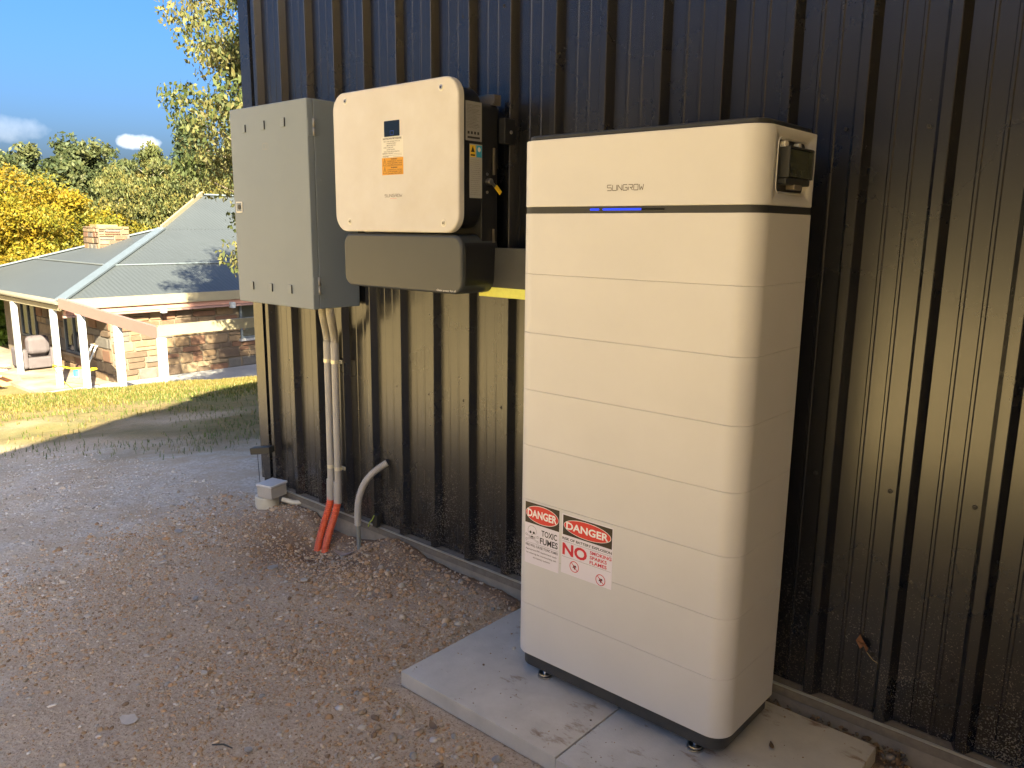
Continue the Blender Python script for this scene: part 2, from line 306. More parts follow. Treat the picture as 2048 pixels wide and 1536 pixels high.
# ------------------------------------------------------------------ terrain
PU = [-400, -30, -6, -1, 0, 1, 2.3, 5, 8, 9.2, 10.4, 13, 15.5, 25, 60, 900]
PZ = [-.08, -.08, -.05, -.05, -.07, -.14, -.30, -.60, -.98, -1.21, -1.75, -2.72, -2.86, -2.88, -2.9, -6]
def uu(x, y): return -.94*x+.33*y-2.2
def terrain(x, y, fine=True):
    x = np.asarray(x, float); y = np.asarray(y, float); u = uu(x, y)
    z = sum(np.interp(u+d, PU, PZ) for d in (-.5, -.25, 0, .25, .5))/5
    z = z+(sstep(-6, -34, y)*7.0+sstep(-30, -160, y)*20)*sstep(-26, -6, x)                       # unseen rise behind the camera, added to send back warm light
    g = lambda cx, cy, s, a: a*np.exp(-((x-cx)**2+(y-cy)**2)/(2*s*s))
    near = sstep(4.5, 2.0, np.abs(x+.5))*sstep(3.2, 2.0, np.abs(y))
    bank = sstep(-.42, -.06, y)*sstep(-2.1, -1.7, x)*sstep(-.15, -.35, x)
    z = z+near*(bank*.018+g(-1.03, -.05, .09, .030)+g(-.90, -.14, .12, .018)+g(-.55, -.20, .16, .018)+g(-1.64, -.08, .13, .045)+g(-.75, -.33, .15, .012)
                +g(-1.42, -.16, .13, -.085)+g(-1.20, -.13, .08, -.045)+g(-1.27, -.32, .14, -.02))
    if fine:
        rough = .45+.55*np.maximum(bank, np.exp(-((x+1.0)**2/.9+(y+.35)**2/.16)))
        z = z+fbm(x, y, .35, 3, 11)*.05*sstep(1.0, 4, np.hypot(x-.3, y+.6))+near*(fbm(x, y, 1.8, 4, 3)*.020+fbm(x, y, 9, 4, 5)*.013*rough+fbm(x, y, 34, 3, 9)*.008*rough)
        z = z+(1-near)*fbm(x, y, 2.2, 3, 21)*.04*sstep(14, 8, u)
    inp = (x > -.33) & (x < 1.02) & (y > -.72) & (y < -.02)
    z = np.where(inp, np.minimum(z, -.05), z)
    z = np.where((y > .0) & (x > -2.0), np.minimum(z, -.08), z)
    return z
def graded(segs):
    out = []
    for a, b, n in segs: out += list(np.linspace(a, b, n, endpoint=False))
    out.append(segs[-1][1]); return np.array(out)
gx = graded([(-900,-120,8), (-120,-30,22), (-30,-16,28), (-16,-9,50), (-9,-4.2,90), (-4.2,-2.2,80), (-2.2,-.3,130), (-.3,1.4,56), (1.4,6,12), (6,60,14), (60,900,6)])
gy = graded([(-900,-200,6), (-200,-40,16), (-40,-8,22), (-8,-3,16), (-3,-1.7,26), (-1.7,-.8,45), (-.8,.1,62), (.1,2,36), (2,7,50), (7,16,30), (16,40,14), (40,120,10), (120,900,6)])
X, Y = np.meshgrid(gx, gy, indexing='ij'); Z = terrain(X, Y); nx, ny = X.shape
idx = np.arange(nx*ny).reshape(nx, ny)
Fq = np.stack([idx[:-1,:-1], idx[1:,:-1], idx[1:,1:], idx[:-1,1:]], -1).reshape(-1, 4)
U = uu(X, Y)
a_grass = .92*sstep(.7, 4.2, U+fbm(X, Y, .9, 4, 31)*2.6+.25*Y); a_bounce = sstep(-1.75, -2.15, Y)  # last mask: unseen ground behind the camera, coloured pale to bounce warm light
a_grav = np.clip(sstep(-1.45, -2.2, X+.55*(Y+.2)+fbm(X, Y, 1.1, 3, 41)*.6)*(1-sstep(1.4, 2.3, U+fbm(X, Y, .9, 3, 31)*.8)), 0, 1)*(1-.75*np.exp(-((X+1.75)**2/.12+(Y+.15)**2/.05)))
a_moist = np.exp(-((X+1.25)**2/.30+(Y+.22)**2/.035)); a_moist = np.maximum(a_moist, .8*sstep(-.13, -.02, Y)*sstep(-2, -1.6, X))
def ground_mat():
    m = bpy.data.materials.new('bare_earth_and_grass'); m.use_nodes = True; t = m.node_tree; b = t.nodes['Principled BSDF']; b.inputs['Roughness'].default_value = .92; b.inputs['Specular IOR Level'].default_value = .15
    g = t.nodes.new('ShaderNodeNewGeometry')
    def nz(sc, det=8, r=.65):
        n = t.nodes.new('ShaderNodeTexNoise'); n.inputs['Scale'].default_value = sc; n.inputs['Detail'].default_value = det; n.inputs['Roughness'].default_value = r; t.links.new(g.outputs['Position'], n.inputs['Vector']); return n.outputs['Fac']
    def ramp(f, a, b_, lo=0., hi=1.):
        n = t.nodes.new('ShaderNodeMapRange'); n.inputs[1].default_value = a; n.inputs[2].default_value = b_; n.inputs[3].default_value = lo; n.inputs[4].default_value = hi; t.links.new(f, n.inputs[0]); return n.outputs[0]
    def mix(f, a, b_, op='MIX'):
        n = t.nodes.new('ShaderNodeMix'); n.data_type = 'RGBA'; n.blend_type = op
        if isinstance(f, float): n.inputs[0].default_value = f
        else: t.links.new(f, n.inputs[0])
        for i, v in ((6, a), (7, b_)):
            if isinstance(v, tuple): n.inputs[i].default_value = (*v, 1)
            else: t.links.new(v, n.inputs[i])
        return n.outputs[2]
    def att(nm): n = t.nodes.new('ShaderNodeAttribute'); n.attribute_name = nm; return n.outputs['Fac']
    soil = mix(ramp(nz(2.3), .35, .68), (.46, .37, .275), (.38, .30, .215))
    soil = mix(ramp(nz(60, 4), .40, .66), soil, (.52, .44, .34)); soil = mix(ramp(nz(170, 3), .55, .68), soil, (.19, .13, .085))
    vo = t.nodes.new('ShaderNodeTexVoronoi'); vo.inputs['Scale'].default_value = 75; t.links.new(g.outputs['Position'], vo.inputs['Vector'])
    gr = t.nodes.new('ShaderNodeSeparateColor'); t.links.new(vo.outputs['Color'], gr.inputs[0])
    grav = mix(ramp(gr.outputs[0], .0, 1.), (.40, .355, .29), (.60, .545, .46)); grav = mix(ramp(nz(5), .4, .62), grav, (.44, .355, .255))
    grass = mix(ramp(nz(1.1), .36, .62), (.082, .080, .020), (.150, .108, .042)); grass = mix(ramp(nz(14), .4, .7), grass, (.06, .068, .018))
    moist = mix(ramp(nz(9), .35, .7), (.12, .07, .043), (.20, .125, .08))
    c = mix(ramp(nz(28, 3), .2, .8, .0, 1.), soil, soil); c = mix(att('gravel'), c, grav); c = mix(att('moist'), c, moist); c = mix(att('grass'), c, grass); c = mix(att('dry'), c, mix(ramp(nz(.7), .35, .65), (.72, .56, .27), (.63, .49, .23)))
    t.links.new(c, b.inputs['Base Color'])
    bp = t.nodes.new('ShaderNodeBump'); bp.inputs['Strength'].default_value = .9; bp.inputs['Distance'].default_value = .006; t.links.new(nz(85, 6, .7), bp.inputs['Height'])
    b2 = t.nodes.new('ShaderNodeBump'); b2.inputs['Strength'].default_value = .6; b2.inputs['Distance'].default_value = .004; t.links.new(vo.outputs['Distance'], b2.inputs['Height']); t.links.new(bp.outputs[0], b2.inputs['Normal']); t.links.new(b2.outputs[0], b.inputs['Normal'])
    return m
me = np_mesh('ground', np.stack([X, Y, Z], -1).reshape(-1, 3), Fq, ground_mat(), smooth=True, attrs={'grass': a_grass.ravel(), 'gravel': a_grav.ravel(), 'moist': a_moist.ravel(), 'dry': a_bounce.ravel()})
tag(link('ground', me, None, (0,0,0)), 'bare brown earth with gravel and patchy lawn sloping down towards the house', kind='structure')

# ---------------- scattered stones: numpy batches of rough little polyhedra
ICO_V = np.array([(0,.85,.53),(0,-.85,.53),(0,.85,-.53),(0,-.85,-.53),(.53,0,.85),(-.53,0,.85),(.53,0,-.85),(-.53,0,-.85),(.85,.53,0),(.85,-.53,0),(-.85,.53,0),(-.85,-.53,0)])
ICO_F = np.array([(0,5,4),(0,4,8),(0,8,2),(0,2,10),(0,10,5),(4,5,1),(4,1,9),(4,9,8),(8,9,6),(8,6,2),(2,6,7),(2,7,10),(10,7,11),(10,11,5),(5,11,1),(1,11,3),(1,3,9),(9,3,6),(6,3,7),(7,3,11)])
def rotmats(n, rng):
    q = rng.normal(size=(n, 4)); q /= np.linalg.norm(q, axis=1)[:, None]; w, x, y, z = q.T
    return np.stack([1-2*(y*y+z*z), 2*(x*y-z*w), 2*(x*z+y*w), 2*(x*y+z*w), 1-2*(x*x+z*z), 2*(y*z-x*w), 2*(x*z-y*w), 2*(y*z+x*w), 1-2*(x*x+y*y)], -1).reshape(n, 3, 3)
PAL = 1.3*np.array([(.36,.25,.15),(.30,.20,.12),(.42,.33,.23),(.24,.165,.10),(.37,.32,.26),(.30,.25,.19),(.33,.225,.135),(.33,.21,.12)])
GRY = 1.25*np.array([(.38,.335,.275),(.32,.28,.225),(.44,.40,.335),(.27,.235,.19),(.37,.30,.225),(.47,.445,.40)])
def stones(name, P, S, pal, mat, flat=.65, rng=RNG):
    n = len(P); sc = S[:, None]*np.stack([rng.uniform(.75, 1.35, n), rng.uniform(.6, 1.1, n), rng.uniform(.4, .9, n)], -1)
    V = ICO_V[None]*rng.uniform(.72, 1.12, (n, 12, 1))*sc[:, None, :]; V = np.einsum('nij,nkj->nki', rotmats(n, rng), V); V[..., 2] *= flat; V = V+P[:, None, :]
    F = (ICO_F[None]+(np.arange(n)*12)[:, None, None]).reshape(-1, 3)
    c = pal[rng.integers(0, len(pal), n)]*rng.uniform(.75, 1.2, (n, 1)); c = np.repeat(c, 12, 0)
    return link(name, np_mesh(name, V.reshape(-1, 3), F, mat, col=c), None, (0,0,0))
def scatter(n, x0, x1, y0, y1, dens, rng=RNG):
    x = rng.uniform(x0, x1, n); y = rng.uniform(y0, y1, n); k = rng.uniform(0, 1, n) < dens(x, y)
    k &= ~((x > -.30) & (x < 1.0) & (y > -.68) & (y < -.06)) & ~(y > -.004)
    return x[k], y[k]
bankd = lambda x, y: np.clip(.10+.95*np.exp(-((x+1.0)**2/.75+(y+.2)**2/.05))+.5*np.exp(-((x+.35)**2/.2+(y+.7)**2/.012)), 0, 1)
x, y = scatter(30000, -2.3, .4, -1.0, -.01, bankd); s = RNG.lognormal(math.log(.0044), .5, len(x)); s = np.minimum(s, .018)
tag(stones('soil_clods', np.stack([x, y, terrain(x, y)+s*.15], -1), s, PAL, M['pebble'], .8), 'loose crumbly brown soil and small stones heaped along the slab edge', 'soil', kind='stuff')
x, y = scatter(60000, -2.1, .9, -1.7, -.25, lambda x, y: .22+.6*sstep(.42, .7, vnoise(x*3, y*3, 77)))
s = np.minimum(RNG.lognormal(math.log(.0034), .5, len(x)), .011)
tag(stones('fine_gravel', np.stack([x, y, terrain(x, y)+s*.1], -1), s, PAL, M['pebble']), 'fine brown grit scattered over the trodden earth', 'gravel', kind='stuff')
x, y = scatter(52000, -6.5, -1.5, -2.2, 1.6, lambda x, y: .9*sstep(-1.5, -2.1, x+.55*(y+.2)+(vnoise(x*1.5, y*1.5, 5)-.5)*.8)*(1-sstep(1.5, 2.6, uu(x, y)))*(.35+.65*vnoise(x*2.2, y*2.2, 8)))
k = ~((x > -2.02) & (y > -.01)); x, y = x[k], y[k]; s = np.minimum(RNG.lognormal(math.log(.0048), .45, len(x)), .018)
tag(stones('grey_gravel', np.stack([x, y, terrain(x, y)+s*.12], -1), s, GRY, M['pebble'], .6), 'pale grey crushed gravel spread beyond the wall corner', 'gravel', kind='stuff')
x, y = scatter(3000, .95, 1.6, -.9, -.0, lambda x, y: .8+0*x); s = np.minimum(RNG.lognormal(math.log(.006), .5, len(x)), .02)
tag(stones('gap_gravel', np.stack([x, y, terrain(x, y)+s*.2], -1), s, PAL, M['pebble'], .8), 'brown stones in the gap between right paver and slab', 'gravel', kind='stuff')
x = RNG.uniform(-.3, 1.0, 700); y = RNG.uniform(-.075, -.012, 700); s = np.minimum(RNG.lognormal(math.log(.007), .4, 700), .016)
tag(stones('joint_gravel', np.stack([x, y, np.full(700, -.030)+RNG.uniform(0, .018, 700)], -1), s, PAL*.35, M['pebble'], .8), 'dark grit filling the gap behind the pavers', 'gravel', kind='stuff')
x = RNG.uniform(-3.2, .3, 900); y = RNG.uniform(-1.9, -.3, 900); k = ~((x > -.31) & (y > -.7)); x, y = x[k], y[k]; s = np.minimum(RNG.lognormal(math.log(.0065), .4, len(x)), .014)
tag(stones('pale_chippings', np.stack([x, y, terrain(x, y)+s*.15], -1), s, np.array([(.62,.58,.52), (.50,.47,.43), (.56,.50,.41)]), M['pebble'], .4), 'pale flat chippings sprinkled over the earth', 'gravel', kind='stuff')
x = RNG.uniform(-.23, .92, 260); y = RNG.uniform(-.64, -.06, 260)**1; k = (y < -.42) | (x < -.03) | (x > .72) | (y > -.12); x, y = x[k], y[k]; s = np.minimum(RNG.lognormal(math.log(.0016), .5, len(x)), .005)
tag(stones('paver_grit', np.stack([x, y, s*.3], -1), s, PAL*.7, M['pebble'], .7), 'crumbs of soil and grit sprinkled on the pavers', 'grit', kind='stuff')
# larger loose stones, one by one
def blob_mesh(name, seed, mat, flat=.6, n=1):
    rg = np.random.default_rng(seed); bm = bmesh.new(); bmesh.ops.create_icosphere(bm, subdivisions=2, radius=1)
    d = rg.normal(size=(7, 3)); d /= np.linalg.norm(d, axis=1)[:, None]; h = rg.uniform(.62, .95, 7)
    for v in bm.verts:
        p = np.array(v.co)
        for a, b in zip(d, h):
            t = p@a
            if t > b: p = p-a*(t-b)
        v.co = p*(1, .8, flat)
    me = bpy.data.meshes.new(name); bm.to_mesh(me); bm.free(); me.materials.append(mat); me.polygons.foreach_set('use_smooth', [True]*len(me.polygons)); me.set_sharp_from_angle(angle=R(28)); return me
SM = [pm('stone_tan', (.36,.28,.19), .85, var=.35, vscale=60, bump=.4, bscale=200), pm('stone_grey', (.34,.33,.31), .8, var=.3, vscale=60, bump=.4, bscale=200), pm('stone_pale', (.52,.48,.41), .8, var=.25, vscale=70), pm('stone_brown', (.24,.165,.105), .85, var=.35, vscale=60, bump=.4)]
SMESH = [blob_mesh('stone', 100+i, SM[i % 4], .45+.1*(i % 3)) for i in range(8)]
rs = random.Random(5)
for i in range(130):
    if i < 26: x, y = rs.uniform(-.28, .42), rs.uniform(-.86, -.70); s = rs.uniform(.007, .017)
    elif i < 50: x, y = rs.uniform(-1.3, -.3), rs.uniform(-.5, -.05); s = rs.uniform(.008, .018)
    else: x, y = rs.uniform(-1.9, .2), rs.uniform(-1.5, -.5); s = rs.uniform(.005, .013)
    if -.31 < x < 1 and y > -.69: continue
    o = link('stone', SMESH[i % 8], None, (x, y, float(terrain(x, y))+s*.2), (rs.uniform(-.3, .3), rs.uniform(-.3, .3), rs.uniform(0, 6)), (s, s*rs.uniform(.7, 1), s))
    tag(o, 'small loose stone lying on the bare earth near the pavers', 'stone', 'loose stones on the earth')
def flake(name, x, y, w, mat, label, cat, rz, seed, th=.0015, group=None, z=None, tilt=(.05,.05)):
    rg = random.Random(seed); n = 11; P = [(w*math.cos(2*math.pi*i/n)*rg.uniform(.75, 1.15), w*.75*math.sin(2*math.pi*i/n)*rg.uniform(.7, 1.15)) for i in range(n)]
    mb = MB().prism(P, 0, th, 'z'); me = mesh(name, mb.v, mb.f, mat, True); o = link(name, me, None, (x, y, (float(terrain(x, y))+.008) if z is None else z), (tilt[0], tilt[1], rz)); return tag(o, label, cat, group)
flake('paper_scrap', -.66, -1.27, .028, pm('dirty_paper', (.50,.46,.41), .8, var=.2, vscale=40), 'torn scrap of pale paper lying on bare earth at lower left', 'paper', .4, 3)
for i, (x, y, w) in enumerate([(-1.9,-.52,.022), (-1.83,-.47,.016), (-1.30,-.42,.025), (-1.05,-.44,.018), (-.30,-1.12,.012), (-1.62,-.72,.016), (-1.2,-.8,.014), (-.72,-1.02,.012)]):
    flake('stone_chip', x, y, w, M['stick'] if False else SM[2] if i % 2 else SM[1], 'thin pale stone chip lying flat on the earth', 'stone chip', i*.9, 20+i, .004, 'pale stone chips')

# ------------------------------------------------------------------ the shed: cladding, flashings, slab, awning
shed = empty('shed', (-1.98, .1, -.05), 'dark ribbed steel shed on a concrete slab', 'shed')
P_ = .1905; R0 = -1.7336; ZD = .0337; WT = 2.62
def period(x0):
    p = []; pw = .1385
    for c in (pw*.33, pw*.67): p += [(c-.006, .029), (c-.003, .0268), (c+.003, .0268), (c+.006, .029)]
    p = [(0, .029)]+p+[(pw, .029), (pw+.0125, .0018), (pw+.0145, 0), (pw+.0365, 0), (pw+.0385, .0018)]
    return [(x0+a, b) for a, b in p]
def sheet(x0, nper, last=False):
    pts = []
    for k in range(nper): pts += period(x0+k*P_)
    pts.append((x0+nper*P_, .029)); n = len(pts)
    v = [(a, b, ZD+.004) for a, b in pts]+[(a, b, WT) for a, b in pts]
    return MB().add(v, [(i, i+1, n+i+1, n+i) for i in range(n-1)])
xs0 = R0-.1905+.0125
sheet(xs0-P_*1, 1).build('wall_sheet', M['clad'], shed, angle=20)
for k in range(9): sheet(xs0+k*4*P_, 4).build('wall_sheet', M['clad'], shed, angle=20)
XE = xs0+36*P_
mb = MB().box(-2.022, -.004, ZD+.003, -1.968, .03, WT); mb.box(-2.026, -.004, ZD+.003, -2.022, .12, WT); mb.build('corner_flashing', M['clad'], shed, False)
# dusty ledge of the base flashing with its bright galvanised lip
MB().box(-1.99, .0, .0, XE, .06, ZD).build('base_flashing', M['ledge'], shed, False)
MB().box(-1.985, -.0025, ZD-.006, XE, .0, ZD+.0015).build('flashing_lip', M['galv'], shed, False)
mb = MB(); N_ = 60
vv = []; ff = []
for i in range(N_+1):
    xx = -2.0+i*(XE+2.0)/N_; vv += [(xx, -.003+.0, -.4), (xx, .004, ZD-.006), (xx, .5, ZD-.006), (xx, .5, -.4)]
for i in range(N_): ff += [(4*i, 4*i+4, 4*i+5, 4*i+1), (4*i+1, 4*i+5, 4*i+6, 4*i+2)]
ff.append((0, 1, 2, 3)); mb.add(vv, ff).build('slab', M['slab'], shed, False)
MB().box(-2.0, .5, -.4, XE, 8.0, ZD-.01).build('slab_floor', M['slab'], shed, False)
# screws
mb = MB(); mb.prism(ring(0, 0, .0062, n=12), -.0018, 0, 'y'); mb.prism(ring(0, 0, .0042, n=6), -.006, -.0018, 'y', .0008)
SCR = mesh('screw', mb.v, mb.f, M['screw'], True)
for k in range(-1, 18):
    for z in (.075, .205, .66, 1.55, 2.02):
        xk = R0+k*P_-.053
        if z == 1.55 and k < 12: continue
        if z == .205 and not 4 <= k <= 7 and k < 12: continue
        if z == .075 and not 5 <= k <= 7: continue
        link('screw', SCR, shed, (xk, .0285, z+.004*math.sin(k*2.1)))
# gable end, roof and the awning over the yard (the shade the photograph was taken in)
mb = MB(); mb.add([(-2.0, .12, -.1), (-2.0, 8, -.1), (-2.0, 8, WT), (-2.0, 4, WT+1.9), (-2.0, .12, WT)], [(0, 1, 2, 3, 4)]); mb.build('gable_wall', M['clad'], shed, False)
mb = MB().box(-1.95, 7.9, -.1, XE, 8, WT); mb.box(XE-.05, .05, -.1, XE, 7.9, WT); mb.build('rear_wall', M['clad'], shed, False)
mb = MB(); V = []
for (y0, z0, y1, z1) in ((-.02, WT, 4, WT+1.93), (8.1, WT, 4, WT+1.93)):
    b0 = len(mb.v); mb.add([(-2.03, y0, z0), (XE+.1, y0, z0), (XE+.1, y1, z1), (-2.03, y1, z1), (-2.03, y0, z0+.05), (XE+.1, y0, z0+.05), (XE+.1, y1, z1+.05), (-2.03, y1, z1+.05)], [(3,2,1,0), (4,5,6,7), (0,1,5,4), (1,2,6,5), (2,3,7,6), (3,0,4,7)])
mb.build('roof', M['clad_roof'], shed, False)
AZ_ = 2.95
MB().prism([(-.95, -.03), (.55, -2.45), (3.0, -2.45), (3.0, -.03)], AZ_, AZ_+.06, 'z').build('awning_roof', pm('white_bounce_panel', (.80, .78, .72), .6, 0, var=.08, vscale=3), shed, False)  # underside of the unseen awning whitened to bounce fill downwards
# unseen gabled wing at the right-hand end, added to throw shade over the yard
LIN = pm('wing_bounce_lining', (.42, .35, .26), .8, var=.15, vscale=3)  # wing face kept pale to bounce fill onto the battery side
MB().prism([(-3.95, -.2), (-.02, -.2), (-.02, 6.75), (-3.95, 4.45)], 3.0, 12, 'x').build('shade_wing_wall', LIN, shed, False)
MB().prism([(-4.15, 4.36), (.6, 7.16), (.6, 7.22), (-4.15, 4.44)], 2.97, 12.3, 'x').build('shade_wing_roof', M['clad_roof'], shed, False)
MB().prism([(.62, 7.16), (5.4, 4.36), (5.4, 4.44), (.62, 7.22)], 2.97, 12.3, 'x').build('shade_wing_roof', M['clad_roof'], shed, False)
MB().prism([(.0, 2.7), (5.2, 2.7), (5.2, 4.4), (.6, 7.1), (.0, 6.75)], 3.0, 12, 'x').build('shade_wing_wall', LIN, shed, False)
dark_mass = empty('reflection_block', (5, -14, 0), 'long dark unseen block added behind the camera to darken the wall reflection', 'shed')  # unseen dark mass, put in for the dark reflection on the cladding
MB().box(-11, -19, -.5, 26, -13.5, 5.0).build('wall', pm('dark_mass_wall', (.045, .04, .033), .7, var=.2, vscale=2), dark_mass, False)
MB().add([(-11.5, -13.2, 4.9), (26.5, -13.2, 4.9), (26.5, -16.2, 6.2), (-11.5, -16.2, 6.2), (-11.5, -19.3, 4.9), (26.5, -19.3, 4.9)], [(0, 1, 2, 3), (3, 2, 5, 4)]).build('roof', M['clad_roof'], dark_mass, False)
# ------------------------------------------------------------------ pavers
def paver(x0, x1, y0, y1, label, rz=0):
    mb = MB(); mb.prism([(x0, y0), (x1, y0), (x1, y1), (x0, y1)], -.048, 0, 'z', .0025)
    o = mb.build('paver', M['paver']); o.rotation_euler.z = rz; return tag(o, label, 'paver', 'concrete pavers under the battery')
paver(-.240, .3455, -.648, -.052, 'square grey concrete paver under the battery, the left one with muddy smears')
paver(.350, .935, -.652, -.055, 'square grey concrete paver under the battery, the right one beside the shed slab')

# ------------------------------------------------------------------ battery
BW, YF, YB, H8, MH = .6806, -.4153, -.1218, .0732, .1586
bat = empty('battery', (BW/2, -.27, 0), 'tall white stacked battery with charcoal band and two danger labels', 'battery')
RF = .052
def bprof(ins=0): return rrect(ins, YF+ins, BW-ins, YB-ins, [RF-ins, RF-ins, .012, .012], 12)
for k in range(8):
    z0 = H8+MH*k
    MB().prism(bprof(), z0+.0003, z0+MH-.0003, 'z', .0005).build('module', M['bat'], bat)
MB().prism(bprof(.006), H8+.002, 1.52, 'z').build('core', M['batdark'], bat)
ZB = H8+8*MH; ZT0 = ZB+.0166; ZT = 1.5274
band = MB().prism(bprof(.0015), ZB+.0004, ZT0-.0004, 'z').build('band', M['batdark'], bat)
topu = MB().prism(bprof(), ZT0, ZT, 'z', .0025).build('top_unit', M['bat'], bat)
# recess for the isolator on the right-hand side
cut = MB().prism(rrect(-.345, 1.389, -.183, 1.500, .012, 6), BW-.013, BW+.02, 'x', 0).build('cut', None)
md = topu.modifiers.new('b', 'BOOLEAN'); md.object = cut; md.operation = 'DIFFERENCE'; md.solver = 'EXACT'
dg = bpy.context.evaluated_depsgraph_get(); me2 = bpy.data.meshes.new_from_object(topu.evaluated_get(dg)); topu.modifiers.clear(); old = topu.data; topu.data = me2; me2.name = 'top_unit'
bpy.data.objects.remove(cut)
if not me2.materials: me2.materials.append(M['bat'])
for sgn in (0,):
    mb = MB(); o_ = rrect(-.350, 1.384, -.178, 1.505, .017, 6); i_ = rrect(-.345, 1.389, -.183, 1.500, .012, 6); n = len(o_)
    v = [(BW+.0005, *p) for p in o_]+[(BW+.0022, p[0]*.6+q[0]*.4, p[1]*.6+q[1]*.4) for p, q in zip(o_, i_)]+[(BW-.003, *p) for p in i_]
    mb.add(v, [(i, (i+1) % n, n+(i+1) % n, n+i) for i in range(n)]+[(n+i, n+(i+1) % n, 2*n+(i+1) % n, 2*n+i) for i in range(n)]); mb.build('recess_rim', M['bat'], topu)
iso = MB().prism(rrect(-.322, 1.420, -.190, 1.480, .006, 4), BW-.0128, BW-.002, 'x', .001).build('isolator', M['batdark'], bat)
mb = MB().prism(rrect(-.300, 1.438, -.215, 1.452, .004, 4), BW-.002, BW+.009, 'x', .002)
for j in range(3): mb.prism(rrect(-.292+j*.027, 1.428, -.282+j*.027, 1.440, .003, 3), BW-.002, BW+.006, 'x', .001)
mb.build('isolator_handle', M['dark'], iso)
mb = MB().prism(rrect(-.324, 1.4205, -.188, 1.482, .006, 5), BW-.001, BW+.017, 'x', .004); mb.build('clear_cover', M['smoke'], bat)
mb = MB()
for a, b in ((-.326, -.3205), (-.1915, -.186)): mb.prism(rrect(a, 1.419, b, 1.484, .001, 2), BW-.0128, BW+.019, 'x', .001)
mb.prism(rrect(-.3205, 1.4815, -.1915, 1.4855, .001, 2), BW-.0128, BW+.019, 'x', .001); mb.build('cover_frame', M['dark'], bat)
mb = MB().prism(rrect(-.325, 1.404, -.190, 1.4185, .004, 3), BW-.0128, BW+.014, 'x', .002); lat = mb.build('latch', M['dark'], bat)
MB().prism(rrect(-.282, 1.394, -.240, 1.405, .002, 3), BW-.004, BW+.016, 'x', .001).build('latch_tab', M['alu'], lat)
for yy in (-.314, -.240): MB().prism(rrect(yy-.010, 1.4815, yy+.010, 1.4975, .0075, 5), BW-.0128, BW+.006, 'x', .002).build('hinge', M['label'], bat)
MB().prism(bprof(.010), ZT-.002, ZT+.0125, 'z', .004).build('lid', M['batdark'], bat)
MB().prism(rrect(.012, YF+.012, BW-.012, YB-.012, [.045, .045, .01, .01], 10), .031, H8, 'z', 0, .002).build('base', M['skirt'], bat)
for fx, fy in ((.095, YF+.035), (.590, YF+.035), (.095, YB-.04), (.590, YB-.04)):
    mb = MB().prism(ring(fx, fy, .021, n=20), 0, .006, 'z', .001); mb.prism(ring(fx, fy, .019, n=20), .0065, .014, 'z', .003); mb.prism(ring(fx, fy, .006, n=10), .012, .033, 'z'); mb.build('foot', M['steel'], bat)
FB = Plane2((0, YF, 0), (1, 0, 0), (0, 0, 1), (0, -1, 0))
mb = MB(); logo(FB, mb, .285, 1.3955, .391, 1.4085, .0017, .0006); mb.build('logo', M['inkgrey'], topu, False)
mb = MB(); mb.prism(rrect(.236, 1.3485, .2635, 1.3535, .0024, 4), YF-.0004, YF+.003, 'y'); mb.prism(rrect(.274, 1.3485, .385, 1.3535, .0024, 4), YF-.0004, YF+.003, 'y'); mb.build('status_light', M['blueled'], band, False)
MB().prism(rrect(.3855, 1.349, .447, 1.353, .001, 3), YF-.0003, YF+.003, 'y').build('unlit_strip', M['ledoff'], band, False)
# danger labels
def label_plate(name, P, mat, parent, th=.0004):
    mb = MB(); n = [P.pt(0, 0, th), P.pt(1, 0, th), P.pt(1, 1, th), P.pt(0, 1, th)]; b = [P.pt(0, 0), P.pt(1, 0), P.pt(1, 1), P.pt(0, 1)]
    mb.add(b+n, [(4, 5, 6, 7), (0, 1, 5, 4), (1, 2, 6, 5), (2, 3, 7, 6), (3, 0, 4, 7)]); return mb.build(name, mat, parent, False)
P1 = Plane2((.0405, YF, .359), (.1235, 0, 0), (0, 0, .185), (0, -1, 0)); L1 = label_plate('warning_label', P1, M['stick'], bat); L1['label'] = 'danger toxic fumes label with skull and crossbones'
P2 = Plane2((.173, YF, .367), (.168, 0, 0), (0, 0, .172), (0, -1, 0)); L2 = label_plate('warning_label', P2, M['stick'], bat); L2['label'] = 'danger label reading NO SMOKING SPARKS FLAMES'
def danger(P, L, v0, v1, u0, u1, bold):
    mb = MB(); P.poly(mb, [(u0, v0), (u1, v0), (u1, v1), (u0, v1)], .0006); mb.build('header', M['brownhead'], L, False)
    c = (v0+v1)/2; A = (u1-u0)/2; mb = MB(); P.poly(mb, ring((u0+u1)/2, c, A*.965, (v1-v0)*.43, 40), .0008); mb.build('oval_border', M['whiteink'], L, False)
    mb = MB(); P.poly(mb, ring((u0+u1)/2, c, A*.945, (v1-v0)*.405, 40), .0010); mb.build('oval', M['red'], L, False)
    mb = MB(); P.text(mb, 'DANGER', u0+A*.14, c-(v1-v0)*.19, u1-A*.14, c+(v1-v0)*.19, .0012, bold); mb.build('heading', M['whiteink'], L, False)
danger(P1, L1, .66, .995, .005, .995, .03); danger(P2, L2, .655, .985, .02, .985, .03)
mb = MB(); T = lambda P, s, u0, v0, u1, v1, b=.02: P.text(mb, s, u0, v0, u1, v1, .0006, b)
T(P1, 'TOXIC', .49, .505, .94, .60); T(P1, 'FUMES', .45, .375, .965, .475); T(P1, 'FIRE WILL CAUSE TOXIC FUMES', .03, .285, .97, .325, .02)
T(P1, 'Appropriate PPE requirements apply', .03, .215, .94, .25, .01); T(P1, 'for entering the room/working with', .05, .155, .93, .19, .01); T(P1, 'the battery systems', .25, .095, .75, .13, .01)
P1.stroke(mb, (.02, .345), (.97, .345), .0006, .0006)
